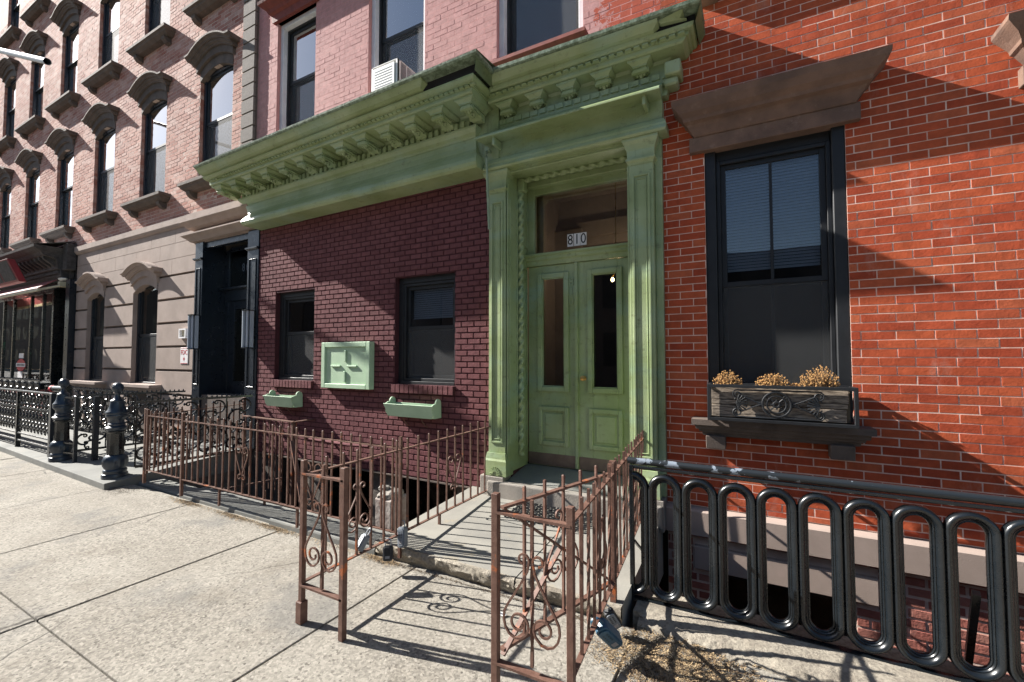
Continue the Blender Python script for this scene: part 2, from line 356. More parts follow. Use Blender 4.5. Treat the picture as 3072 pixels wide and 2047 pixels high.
# ---------------------------------------------------------------- ground
D = 4.1
def proj(p):
    f = 1319.75; yw = radians(28.304); pt = radians(2.237)
    wv = Vector((-sin(yw) * cos(pt), cos(yw) * cos(pt), sin(pt))); r = Vector((cos(yw), sin(yw), 0)); u = r.cross(wv)
    d = Vector(p) - Vector((0, 0, 1.6)); q = d.dot(wv)
    if q <= .05: return None
    return d.dot(r) / q * f + 1536, 1023.5 - d.dot(u) / q * f, q
MB().box(-160, 160, -60, 60, -3.2, -3.0).build('ground', 'soil', kind='structure')
MB().box(-160, 60, -12.6, -2.95, -.30, -.14).build('road', 'asphalt', kind='structure')
MB().box(-160, 60, -3.0, 2.4, -.28, -.085).build('sidewalk_bed', 'joint_dirt', kind='structure')
sw = bpy.data.objects.new('sidewalk', None); put(sw, None, (0, 0, 0)); sw['kind'] = 'structure'
jx = [-21.5, -19.9, -18.3, -16.7, -15.1, -13.5, -11.9, -10.4, -8.92, -7.03, -5.42, -3.87, -2.28, -.62, 1.0, 2.6, 4.2, 5.8, 7.4]
for i in range(len(jx) - 1):
    for (ya, yb) in ((-2.8, -1.0), (-1.0, 1.05), (1.05, 2.70)):
        g = .006 if jx[i] > -9 else .008
        e = .0025 if (ya > 1 or yb > 2) and jx[i] < -3.6 else g
        y1 = yb
        if yb > 2 and jx[i] < -7.1: y1 = 2.62
        rz = random.uniform(-.004, .004)
        mb = MB(); mb.box(jx[i] + g, jx[i + 1] - g, ya + (e if ya > 1 else g), y1 - (g if yb < 2 else 0), -.12, rz)
        mb.build('slab', 'concrete', sw, bevel=.004)
MB().box(-160, 60, -2.95, -2.8, -.14, .0).build('kerb', 'bluestone', kind='structure', bevel=.01)
MB().box(-160, 60, -14.9, -12.6, -.3, .0).build('far_sidewalk', 'concrete', kind='structure')

# areaway pits and stone edging
pit = MB()
pit.box(-6.95, -2.62, 2.92, 4.25, -1.75, -1.65)
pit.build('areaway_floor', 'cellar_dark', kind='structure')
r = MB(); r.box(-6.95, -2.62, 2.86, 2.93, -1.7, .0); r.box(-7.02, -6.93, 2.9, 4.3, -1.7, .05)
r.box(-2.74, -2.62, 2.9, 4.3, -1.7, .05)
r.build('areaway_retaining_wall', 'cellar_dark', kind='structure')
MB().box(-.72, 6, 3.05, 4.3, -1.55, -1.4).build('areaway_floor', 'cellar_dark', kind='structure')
MB().box(-.66, 6, 3.06, 3.12, -1.45, .0).build('areaway_retaining_wall', 'rough_concrete', kind='structure')
# bluestone kerb of the areaway
ks = thing('areaway_kerb', 'bluestone kerb with rounded edge under the rusty front fence', 'kerb', (-4.3, 2.8, 0))
for (x0, x1, z, ya, dz) in ((-6.9, -5.83, .018, 2.74, 0), (-5.80, -4.12, .05, 2.695, 0), (-4.10, -2.71, .06, 2.675, 0)):
    m = MB()
    pts = [(ya, -.10), (ya, z - .02), (ya + .006, z - .007), (ya + .02, z), (2.975, z), (2.975, -.10)]
    m.prism(pts, lambda u, v, d: (d, u, v), x0, x1); m.build('kerb_stone', 'bluestone', ks, bevel=.003)

# green house stoop
st = thing('entrance_stoop', 'bluestone entrance slab with granite step in front of the green double doors', 'stoop', (-1.7, 3.4, 0))
from mathutils import noise as mn
simple('stoop_stone', (.275, .262, .228), (.19, .183, .165), .8, 2.2, .0015, 70, grime=(.33, .27, .17))
def rough_front(name, x0, x1, fn, mat, par, amp=.010, step=.012):
    n = int((x1 - x0) / step); pv = None; m = MB(); k = None
    for i in range(n + 1):
        x = x0 + (x1 - x0) * i / n; P = fn(x); cur = []
        for j, (y, z, w_) in enumerate(P):
            q = Vector((x * 9, y * 9 + j * .7, z * 14)); q2 = q * 4.1
            cur.append((x, y + w_ * (amp * mn.noise(q) * 1.6 + amp * .7 * mn.noise(q2)), z + w_ * amp * .6 * mn.noise(q2 + Vector((5, 3, 1)))))
        k = len(cur); m.v += cur
        if i: b_ = (i - 1) * k; m.f += [(b_ + j, b_ + k + j, b_ + k + j + 1, b_ + j + 1) for j in range(k - 1)]
    return m.build(name, mat, par, smooth=True)
def slab(x0, x1, y0, y1, z0, z1, zb=-.3, seed=1, **kw):
    m = MB(); ye = y0 + .03
    m.quad((x0, ye, z0 + .001), (x1, ye, z0 + .001), (x1, y1, z1), (x0, y1, z1)); m.quad((x0, y1, z1), (x0, y1, zb), (x0, ye, zb), (x0, ye, z0 + .001)); m.quad((x1, ye, zb), (x1, y1, zb), (x1, y1, z1), (x1, ye, z0 + .001))
    o = m.build('slab', 'stoop_stone', st)
    def fn(x): return [(y0 + .032, z0 + .001, 0), (y0 + .012, z0 + .001, .5), (y0 + .004, z0 - .008, 1), (y0, z0 - .025, 1), (y0 + .002, z0 - .045, 1.2), (y0 + .008, z0 - .065, 1.3), (y0 + .018, z0 - .085, 1.2), (y0 + .03, z0 - .10, 1), (y0 + .045, -.02, .5)]
    rough_front('broken_edge', x0, x1, fn, 'rough_concrete', o)
slab(-2.70, -1.42, 2.66, 4.12, .117, .2, seed=3)
slab(-1.415, -.70, 2.665, 4.12, .113, .196, seed=5, nx=24)
MB().box(-2.40, -.67, 3.905, 4.0, .15, .343).build('step', 'step_stone', st, bevel=.014, seg=2)
MB().prism([(4.001, .1), (4.001, .346), (4.47, .424), (4.47, .1)], lambda u, v, d: (d, u, v), -2.21, -.945).build('threshold', 'bluestone', st)
MB().box(-2.50, -2.222, 3.935, 4.2, .12, .384).build('plinth_stone', 'step_stone', st, bevel=.006)
MB().box(-.94, -.66, 3.94, 4.2, .12, .384).build('plinth_stone', 'step_stone', st, bevel=.004)
# left neighbour platform
pf = thing('entrance_platform', 'raised bluestone platform carrying the two black newel posts', 'platform', (-9, 3.2, 0))
m = MB()
m.add([(-14, 2.62, -.1), (-6.92, 2.41, -.1), (-6.90, 4.12, -.1), (-14, 4.12, -.1), (-14, 2.62, .10), (-6.92, 2.41, .075), (-6.90, 4.12, .205), (-14, 4.12, .205)],
      [(4, 5, 6, 7), (0, 1, 5, 4), (1, 2, 6, 5), (3, 0, 4, 7)])
m.build('slab', 'bluestone', pf, bevel=.006)
MB().add([(-24, 2.62, -.1), (-14.01, 2.62, -.1), (-14.01, 4.12, -.1), (-24, 4.12, -.1), (-24, 2.62, .10), (-14.01, 2.62, .10), (-14.01, 4.12, .205), (-24, 4.12, .205)],
         [(4, 5, 6, 7), (0, 1, 5, 4), (1, 2, 6, 5)]).build('slab', 'bluestone', pf, bevel=.006)
MB().box(-8.23, -6.94, 4.121, 4.5, .1, .98).build('door_step', 'dark_brownstone', pf)
# rough concrete coping under the black oval railing
def cf(x):
    d = -.10 * min(1, max(0, (x + .6) / .75)) - .06 * max(0, x - .15); y = 2.725 + d
    return [(y, -.03, 1), (y + .004, .0, 1.2), (y + .02, .012, 1.5), (y + .045, .02, 1.5), (y + .07, .03, 1.4), (y + .10, .04, 1), (2.86 + d * .5, .044, .6), (2.90 + d * .3, .046, .3), (2.96, .048, .1), (3.10, .05, 0), (3.12, -.1, 0)]
cp = rough_front('concrete_coping', -.62, 5.5, cf, 'rough_concrete', None, amp=.014, step=.014)
tag(cp, 'crumbling concrete coping below the black oval railing', 'coping')
MB().box(-.66, -.60, 2.80, 3.10, -.1, .045).build('coping_end', 'rough_concrete', cp)

# ---------------------------------------------------------------- walls and bricks
def wall(name, x0, x1, z0, z1, y0, y1, holes, mat, parent, revmat=None):
    xs = sorted({x0, x1} | {h[0] for h in holes} | {h[1] for h in holes}); zs = sorted({z0, z1} | {h[2] for h in holes} | {h[3] for h in holes})
    xs = [x for x in xs if x0 <= x <= x1]; zs = [z for z in zs if z0 <= z <= z1]
    ins = lambda x, z: any(h[0] < x < h[1] and h[2] < z < h[3] for h in holes)
    m = MB()
    for a, b in zip(xs[:-1], xs[1:]):
        for c, d in zip(zs[:-1], zs[1:]):
            if not ins((a + b) / 2, (c + d) / 2): m.quad((a, y0, c), (b, y0, c), (b, y0, d), (a, y0, d)); m.quad((b, y1, c), (a, y1, c), (a, y1, d), (b, y1, d))
    for (a, b, c, d) in holes:
        m.quad((a, y0, c), (a, y0, d), (a, y1, d), (a, y1, c)); m.quad((b, y0, d), (b, y0, c), (b, y1, c), (b, y1, d))
        m.quad((a, y0, d), (b, y0, d), (b, y1, d), (a, y1, d)); m.quad((b, y0, c), (a, y0, c), (a, y1, c), (b, y1, c))
    for x, s in ((x0, 1), (x1, -1)): m.quad((x, y0, z0), (x, y0, z1), (x, y1, z1), (x, y1, z0))
    m.quad((x0, y0, z1), (x1, y0, z1), (x1, y1, z1), (x0, y1, z1))
    return m.build(name, mat, parent)
def bricks(parent, mat, x0, x1, z0, z1, L, C, mortar, holes, prot, nind, seed=0, yf=D, inset=.003, jit=.0015, name='brick', lean=.5):
    rnd = random.Random(seed); items = []
    r0 = int(floor(z0 / C)) + 100; r1 = int(floor(z1 / C)) + 101
    for r in range(r0, r1):
        za = max((r - 100) * C + mortar / 2, z0); zb = min((r - 99) * C - mortar / 2, z1)
        if zb - za < .015: continue
        off = .5 * (r % 2); k0 = int(floor(x0 / L + off)); k1 = int(floor(x1 / L + off)) + 1
        hs = sorted((h[0], h[1]) for h in holes if h[2] < zb - .012 and h[3] > za + .012)
        for k in range(k0, k1 + 1):
            ja = random.Random(k * 131 + r * 7919 + seed).uniform(-.0045, .0045); jb = random.Random((k + 1) * 131 + r * 7919 + seed).uniform(-.0045, .0045)
            segs = [(max((k - off) * L + mortar / 2 + ja, x0), min((k + 1 - off) * L - mortar / 2 + jb, x1))]
            if segs[0][1] - segs[0][0] < .02: continue
            for h in hs:
                ns = []
                for a, b in segs:
                    if h[1] <= a or h[0] >= b: ns.append((a, b)); continue
                    if h[0] > a: ns.append((a, h[0]))
                    if h[1] < b: ns.append((h[1], b))
                segs = ns
            for a, b in segs:
                if b - a > .02: items.append((a, b, za, zb))
    def score(it):
        cx = (it[0] + it[1]) / 2; cz = (it[2] + it[3]) / 2; p = proj((cx, yf, cz))
        if not p or not (10 < p[0] < 3062 and 10 < p[1] < 2037): return 0
        a = proj((it[0], yf, cz)); b = proj((it[1], yf, cz)); c = proj((cx, yf, it[2])); d = proj((cx, yf, it[3]))
        return abs(b[0] - a[0]) * abs(d[1] - c[1])
    items.sort(key=score, reverse=True); rest = MB(); cache = {}; depth = .012
    for i, (a, b, c, d) in enumerate(items):
        j = rnd.uniform(-jit, jit)
        if i < nind:
            key = (round((b - a) / .002) * .002, round(d - c, 3), rnd.randrange(3))
            if key not in cache:
                q = MB(); w2 = key[0] / 2; h = key[1]; t = [rnd.uniform(-jit, jit) * .6 for _ in range(4)]; e = [inset + rnd.uniform(0, inset * .8) for _ in range(4)]
                q.add([(-w2 + e[0], -prot + t[0], e[1]), (w2 - e[2], -prot + t[1], e[1]), (w2 - e[2], -prot + t[2], h - e[3]), (-w2 + e[0], -prot + t[3], h - e[3]), (-w2, depth, 0), (w2, depth, 0), (w2, depth, h), (-w2, depth, h)],
                      [(0, 1, 2, 3), (4, 5, 1, 0), (5, 6, 2, 1), (6, 7, 3, 2), (7, 4, 0, 3)])
                me = bpy.data.meshes.new(name); me.from_pydata(q.v, [], q.f); me.materials.append(MT[mat]); cache[key] = me
            o = bpy.data.objects.new(name, cache[key]); put(o, parent, ((a + b) / 2, yf + j, c + rnd.uniform(-.0008, .0008)))
            o.rotation_euler = (0, rnd.uniform(-1, 1) * radians(lean), 0)
        else:
            s = rnd.uniform(-.001, .001)
            rest.frustum(a, b, yf - prot + j, yf + depth, c + s, d + s, inset)
    if rest.v: rest.build(name, mat, parent, kind='stuff')
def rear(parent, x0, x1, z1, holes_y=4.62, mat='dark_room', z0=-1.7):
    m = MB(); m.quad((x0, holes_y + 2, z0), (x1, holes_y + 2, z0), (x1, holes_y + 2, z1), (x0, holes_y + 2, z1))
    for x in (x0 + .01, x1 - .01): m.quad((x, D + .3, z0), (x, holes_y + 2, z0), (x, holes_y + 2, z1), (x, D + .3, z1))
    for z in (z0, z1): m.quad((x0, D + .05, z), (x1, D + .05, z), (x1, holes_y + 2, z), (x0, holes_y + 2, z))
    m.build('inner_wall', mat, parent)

# sash window: frame part with sash / pane / covering sub-parts
def window(parent, x0, x1, z0, z1, y, zmid, frame='window_black', fw=.045, sash='window_black', sw_=.045, cover_top=None, cover_bot=None, muntin=False, arch=0, glass='glass', casing=None, cw=.0, screen=True):
    m = MB(); d = .09
    if casing:
        m.box(x0, x0 + cw, y - .10, y + d, z0, z1); m.box(x1 - cw, x1, y - .10, y + d, z0, z1); m.box(x0 + cw, x1 - cw, y - .10, y + d, z1 - cw, z1); m.box(x0 + cw, x1 - cw, y - .10, y + d, z0, z0 + cw * .5)
        f = m.build('window', casing, parent, bevel=.003); X0, X1, Z0, Z1 = x0 + cw, x1 - cw, z0 + cw * .5, z1 - cw
        m = MB(); m.box(X0, X0 + fw, y - .03, y + d, Z0, Z1); m.box(X1 - fw, X1, y - .03, y + d, Z0, Z1); m.box(X0 + fw, X1 - fw, y - .03, y + d, Z1 - fw, Z1); m.box(X0 + fw, X1 - fw, y - .03, y + d, Z0, Z0 + fw)
        m.build('window_frame', frame, f, bevel=.003)
    else:
        X0, X1, Z0, Z1 = x0, x1, z0, z1
        m.box(X0, X0 + fw, y - .03, y + d, Z0, Z1); m.box(X1 - fw, X1, y - .03, y + d, Z0, Z1); m.box(X0 + fw, X1 - fw, y - .03, y + d, Z1 - fw - arch, Z1); m.box(X0 + fw, X1 - fw, y - .03, y + d, Z0, Z0 + fw)
        f = m.build('window', frame, parent, bevel=.003)
    for (a, b, yy, cov) in ((zmid, Z1 - fw - arch * .6, y, cover_top), (Z0 + fw, zmid + .03, y + .035, cover_bot)):
        A, B = X0 + fw + .001, X1 - fw - .001; s = MB()
        s.box(A, A + sw_, yy, yy + .034, a, b); s.box(B - sw_, B, yy, yy + .034, a, b); s.box(A + sw_, B - sw_, yy, yy + .034, b - sw_, b); s.box(A + sw_, B - sw_, yy, yy + .034, a, a + sw_)
        if muntin: s.box((A + B) / 2 - .011, (A + B) / 2 + .011, yy + .002, yy + .03, a + sw_, b - sw_)
        s.build('sash', sash, f, bevel=.002)
        MB().box(A + sw_, B - sw_, yy + .012, yy + .018, a + sw_, b - sw_).build('pane', glass, f)
        if cov == 'blind':
            q = MB(); n = int((b - a - .17) / .026)
            for i in range(n): zz = b - sw_ - .013 - i * .026; q.add([(A + sw_, yy + .06, zz - .012), (B - sw_, yy + .06, zz - .012), (B - sw_, yy + .078, zz + .013), (A + sw_, yy + .078, zz + .013)], [(0, 1, 2, 3)])
            q.build('blind', 'blind', f)
        elif cov == 'curtain':
            q = MB(); n = 40; prv = None
            for i in range(n + 1):
                x = A + (B - A) * i / n; yq = yy + .055 + .014 * sin(i * 1.3) + .01 * sin(i * .47); c = ((x, yq, a), (x, yq, b))
                if prv: q.quad(prv[0], c[0], c[1], prv[1])
                prv = c
            q.build('curtain', 'curtain', f, smooth=True)
    if screen:
        MB().box(X0 + fw + .002, X1 - fw - .002, y + .004, y + .007, Z0 + fw, zmid - .002).build('screen', MT['screen_half'], f)
    return f
def screenmat():
    m = bpy.data.materials.new('screen_half'); m.use_nodes = True; t = m.node_tree; MT['screen_half'] = m; b = t.nodes['Principled BSDF']
    b.inputs['Base Color'].default_value = (.075, .078, .08, 1); b.inputs['Roughness'].default_value = .7; b.inputs['Alpha'].default_value = .30
screenmat()

# ===== right house
red = thing('brick_rowhouse', 'orange red brick house with thin white mortar joints at right of the green doorway', 'house', (2, 4.2, 0))
RW = (-.31, .675, 1.10, 3.40); RW2 = (1.72, 2.70, 1.10, 3.40); RWu = [(-.31, .675, 4.92, 7.1), (1.72, 2.70, 4.92, 7.1)]
CW = (-.30, .66, -1.2, -.17)
wall('wall', -.655, 6.5, .34, 10.5, D, D + .35, [RW, RW2] + RWu, 'red_mortar', red)
bricks(red, 'red_brick', -.655, 3.6, .345, 5.6, RL, RC, .0045, [RW, RW2] + RWu, .0018, 300, seed=11, inset=.0016, jit=.0012, lean=.25)
wall('cellar_wall', -.655, 6.5, -1.5, .12, D + .004, D + .35, [CW], 'old_mortar', red)
bricks(red, 'cellar_brick', -.655, 3.2, -1.4, .118, .21, .072, .011, [CW, (-.45, .79, -.17, .02)], .006, 0, seed=5, yf=D + .004, inset=.005, jit=.004, name='cellar_brick', lean=.8)
m = MB(); m.sweep([(4.085, .335, -.655, 6.5), (4.03, .325, -.655, 6.5), (4.015, .315, -.655, 6.5), (4.02, .12, -.655, 6.5)], 4.15); m.build('water_table', 'brownstone', red, bevel=.004)
MB().box(-.44, .785, 4.055, 4.2, -.17, .02).build('cellar_lintel', 'brownstone', red, bevel=.006)
window(red, -.30, .66, -1.2, -.172, 4.22, -.6, screen=False)
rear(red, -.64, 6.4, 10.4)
def rlintel(dx):
    pr = [(3.86, 3.775), (3.87, 3.745), (3.875, 3.73), (3.905, 3.675), (3.94, 3.64), (3.95, 3.615), (3.985, 3.60), (4.0, 3.575), (4.02, 3.52), (4.03, 3.505)]
    xo = [.60, .60, .59, .545, .52, .515, .495, .48, .445, .44]
    m = MB(); m.sweep([(y, z, .175 - .12 - e - .02 * 0 + .0 + dx - .0, .245 + e * 1.12 + dx - .0) for (y, z), e in zip(pr, xo)], D + .01)
    h = m.build('window_head', 'lintel_stone', red, bevel=.003)
    MB().box(-.425 + dx, .765 + dx, 4.04, D + .05, 3.38, 3.507).build('head_block', 'lintel_stone', h, bevel=.004)
rlintel(0); rlintel(2.03)
def rsill(dx, dz, mat='dark_brownstone'):
    pr = [(3.92, 1.10), (3.92, 1.055), (3.945, 1.05), (3.95, 1.02), (3.97, 1.015), (3.975, .995), (3.995, .99), (4.0, .965), (4.03, .955)]
    m = MB(); m.sweep([(y, z + dz, -.43 - .0 + (y - 3.92) * 1.0 + dx, .775 - (y - 3.92) * 1.0 + dx) for y, z in pr], D + .22)
    h = m.build('window_sill', mat, red, bevel=.003)
    for a in (-.325, .515): m = MB(); m.prism([(3.96, .965), (3.975, .86), (4.12, .86), (4.12, .965)], lambda u, v, d: (d, u, v + dz), a + dx, a + .145 + dx); m.build('sill_bracket', mat, h, bevel=.004)
rsill(0, 0); rsill(2.03, 0); rsill(0, 3.82, 'lintel_stone'); rsill(2.03, 3.82, 'lintel_stone')
for dx in (0, 2.03):
    f = MB(); f.box(-.309 + dx, -.225 + dx, 4.112, 4.40, 1.102, 3.40); f.box(.59 + dx, .674 + dx, 4.104, 4.40, 1.102, 3.40); f.box(-.225 + dx, .59 + dx, 4.16, 4.40, 3.30, 3.40)
    f.box(-.225 + dx, .59 + dx, 4.18, 4.40, 1.102, 1.14)
    f.build('window_casing', 'window_black', red, bevel=.006)
    window(red, -.222 + dx, .588 + dx, 1.14, 3.298, 4.175, 2.21, cover_top='blind', muntin=True, fw=.03, sw_=.04, glass='glass')
for h in RWu: window(red, h[0], h[1], h[2], h[3], 4.26, 6.0, cover_top='blind', glass='glass_bright')

# ===== middle house
mid = thing('green_cornice_house', 'narrow house with maroon brick ground floor, pink painted brick above and green cornice', 'house', (-3.7, 4.2, 0))
W1 = (-6.22, -5.35, 1.285, 2.575); W2 = (-3.85, -2.945, 1.285, 2.595)
PK = [(-6.31, -5.43, 4.80, 6.76), (-4.37, -3.42, 4.80, 6.76), (-2.40, -1.40, 4.80, 6.76)]
PK2 = [(a, b, c + 3.2, d + 3.2) for a, b, c, d in PK]
DO = (-2.21, -.945, .186, 3.60)
wall('maroon_wall', -6.64, -.655, .185, 3.95, D, D + .30, [W1, W2, DO], 'maroon_mortar', mid)
bricks(mid, 'maroon_brick', -6.64, -2.415, .185, 3.64, ML, MC, .0095, [W1, W2, (-6.26, -5.36, 1.175, 1.29), (-3.88, -2.935, 1.175, 1.29)], .0075, 300, seed=3, inset=.003, jit=.0015, lean=.4)
wall('pink_wall', -6.80, -.655, 3.95, 11, D, D + .30, PK + PK2, 'pink_mortar', mid)
bricks(mid, 'pink_brick', -6.80, -.655, 4.3, 7.9, PL, PC, .0045, PK + PK2, .0013, 0, seed=8, inset=.0022, jit=.0012, name='painted_brick')
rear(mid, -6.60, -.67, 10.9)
for (a, b, c, d), rng in ((W1, 13), (W2, 14)):
    n = 13
    rs = MB(); rs.box(a - .02, b + .01, D - .035, D + .2, 1.18, 1.282); rs.build('sill_bed', 'maroon_mortar', mid)
    wd = (b - a + .03) / n
    for i in range(n):
        q = MB(); x = a - .02 + i * wd; q.frustum(x + .003, x + wd - .004, D - .048 + random.uniform(-.002, .002), D + .05, 1.182, 1.284, .003); q.build('sill_brick', 'maroon_brick', mid)
    f = MB(); f.box(a, a + .07, 4.165, 4.40, c, d); f.box(b - .03, b, 4.165, 4.40, c, d); f.box(a + .07, b - .03, 4.16, 4.40, d - .07, d); f.box(a + .07, b - .03, 4.13, 4.40, c, c + .035)
    f.build('window_casing', 'window_black', mid, bevel=.003)
    window(mid, a + .071, b - .031, c + .036, d - .071, 4.205, 1.95, fw=.035, sw_=.04, cover_top='blind' if a > -4 else 'curtain', cover_bot=None)
for (a, b, c, d) in PK + PK2:
    window(mid, a + .001, b - .001, c, d - .001, 4.25, (c + d) / 2 + .06, casing='white_paint', cw=.062, fw=.03, cover_top='curtain', cover_bot='curtain', glass='glass_bright', screen=True)
    m = MB(); m.sweep([(3.97, c + .01, a - .06, b + .06), (3.965, c - .03, a - .06, b + .06), (4.0, c - .06, a - .05, b + .05), (4.02, c - .12, a - .04, b + .04)], D + .2); m.build('window_sill', 'redwood', mid, bevel=.003)
    m = MB(); m.sweep([(3.88, d + .26, a - .20, b + .20), (3.89, d + .22, a - .20, b + .20), (3.98, d + .16, a - .12, b + .12), (4.0, d + .12, a - .10, b + .10), (4.04, d + .10, a - .08, b + .08), (4.05, d + .0, a - .07, b + .07)], D + .05); m.build('window_head', 'redwood', mid, bevel=.003)
m = MB(); m.box(-6.64, -2.5, 4.085, 4.25, .168, .184); m.build('wall_footing', 'dark_brownstone', mid)
# quoins between left and middle house
for i in range(40):
    z = 4.35 + i * .232
    MB().frustum(-7.13, -6.80, 4.035, 4.12, z, z + .218, .006).build('quoin', 'quoin_stone', mid)
MB().box(-7.11, -6.802, 4.07, 4.30, 4.2, 11).build('quoin_backing', 'dark_brownstone', mid)
# basement below
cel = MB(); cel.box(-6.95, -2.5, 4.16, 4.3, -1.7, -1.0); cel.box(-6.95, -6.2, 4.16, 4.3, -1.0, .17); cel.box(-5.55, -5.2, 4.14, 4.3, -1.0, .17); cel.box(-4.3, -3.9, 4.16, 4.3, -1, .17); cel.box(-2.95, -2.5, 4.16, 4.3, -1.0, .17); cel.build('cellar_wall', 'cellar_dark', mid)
for a, b in ((-6.2, -5.55), (-5.2, -4.3), (-3.9, -2.95)):
    MB().box(a + .02, b - .02, 4.24, 4.25, -.98, .15).build('cellar_pane', 'glass', mid)
rnd = random.Random(2)
pr = MB(); pr.box(-3.36, -3.12, 3.3, 3.56, -1.66, .20); pier = pr.build('pier', 'whitewash', bevel=.02)
tag(pier, 'crumbling whitewashed stone pier standing in the pit behind the rusty fence', 'pier')
for (x, y, z, sx, sy, sz) in ((-3.25, 3.42, .2, .115, .12, .075), (-3.32, 3.4, .27, .055, .05, .03)):
    q = MB(); n = 9
    for i in range(n):
        for j in range(n):
            pass
    import bmesh
    bm = bmesh.new(); bmesh.ops.create_icosphere(bm, subdivisions=3, radius=1)
    for v in bm.verts:
        k = 1 + .13 * sin(v.co.x * 7 + 1) * cos(v.co.y * 6) + rnd.uniform(-.05, .05)
        cl = lambda t: max(-.82, min(.82, t))
        v.co = Vector((cl(v.co.x) * sx * k * 1.15, cl(v.co.y) * sy * k * 1.15, cl(v.co.z) * sz * k))
    me = bpy.data.meshes.new('cap_stone'); bm.to_mesh(me); bm.free(); me.materials.append(MT['step_stone']); o = bpy.data.objects.new('cap_stone', me); put(o, pier, (x, y, z))

# ---- green cornice, left section
drop = lambda z: .025 + .05 * min(1, max(0, (z - 3.6) / .7))
cor = MB(); cor.box(-6.75, -2.30, 3.97, D - .003, 3.62, 4.30); cor = cor.build('cornice', 'green_paint', mid)
def S(prof, name, mat, caps=(1, 1, 1, 1), yb=D - .002, par=None, dr=drop, bevel=.0025): return MB().sweep(prof, yb, dr, caps).build(name, mat, par or cor, bevel=bevel)
S([(3.345, 4.475, -7.08, -2.185), (3.35, 4.455, -7.08, -2.185), (3.365, 4.44, -7.075, -2.19)], 'cap_flashing', 'gutter_metal', par=cor)
# roof sheet slopes back up to the wall
MB().add([(-7.08, 3.35, 4.405), (-2.18, 3.35, 4.477), (-2.18, 4.09, 4.56), (-7.08, 4.09, 4.50)], [(0, 1, 2, 3)]).build('cornice_roof', 'gutter_metal', cor)
S([(3.37, 4.435, -7.07, -2.86), (3.385, 4.41, -7.06, -2.86), (3.42, 4.375, -7.06, -2.90), (3.45, 4.362, -7.055, -2.92)], 'crown_board', 'green_paint')
MB().add([(-2.215, 3.40, 4.435), (-2.215, 4.09, 4.435), (-2.265, 4.09, 4.362), (-2.265, 3.45, 4.362)], [(0, 1, 2, 3), (3, 2, 1, 0)]).build('crown_return', 'green_paint', cor)
MB().box(-2.95, -2.27, 3.475, 3.50, 4.365, 4.44).build('painted_gap_shade', 'dark_room', cor)  # black strip paints in the dark hollow left by the missing board
S([(3.475, 4.36, -7.09, -2.30), (3.48, 4.345, -7.09, -2.30), (3.505, 4.325, -7.085, -2.32), (3.52, 4.318, -7.08, -2.33)], 'bed_moulding', 'green_paint')
S([(3.56, 4.319, -7.06, -2.36), (3.56, 4.295, -7.06, -2.36)], 'egg_course', 'green_paint')
for i in range(74):
    x = -7.0 + i * .0632; z = 4.300 - drop(4.3) * (-2.3 - x) / 4.7; q = MB()
    if i in (3, 4): continue
    q.frustum(x + .002, x + .058, 3.535, 3.562, z - .004, z + .024, .006); q.build('egg_block', 'green_paint', cor)
S([(3.57, 4.296, -7.07, -2.37), (3.572, 4.262, -7.07, -2.38), (3.585, 4.250, -7.065, -2.385)], 'corona', 'green_paint', caps=(1, 1, 1, 1))
S([(3.90, 4.252, -6.80, -2.62), (3.925, 4.225, -6.80, -2.64), (3.93, 4.165, -6.80, -2.64)], 'frieze_panel', 'green_paint')
S([(3.895, 4.172, -6.78, -2.62), (3.90, 4.10, -6.78, -2.63)], 'dentil_band', 'green_paint')
S([(3.865, 4.098, -6.86, -2.52), (3.868, 4.075, -6.86, -2.525), (3.895, 4.035, -6.83, -2.545), (3.925, 4.015, -6.80, -2.56), (3.935, 3.995, -6.79, -2.57)], 'ovolo', 'green_paint')
S([(3.94, 3.994, -6.78, -2.565), (3.935, 3.93, -6.74, -2.56), (3.92, 3.86, -6.68, -2.55), (3.895, 3.805, -6.62, -2.54)], 'frieze', 'green_paint')
S([(3.875, 3.80, -6.58, -2.52), (3.868, 3.79, -6.56, -2.515), (3.835, 3.75, -6.60, -2.49), (3.80, 3.70, -6.62, -2.475), (3.785, 3.655, -6.63, -2.465), (3.795, 3.622, -6.63, -2.465), (3.82, 3.602, -6.62, -2.47)], 'base_moulding', 'green_paint')
# dentils
dn = MB().frustum(-.026, .026, -.036, 0, -.066, 0, .002)
me = bpy.data.meshes.new('dentil'); me.from_pydata(dn.v, [], dn.f); me.materials.append(MT['green_paint'])
for i in range(47):
    x = -6.72 + i * .0875; z = 4.170 - drop(4.2) * (-2.5 - x) / 4.3
    put(bpy.data.objects.new('dentil', me), cor, (x, 3.899, z))
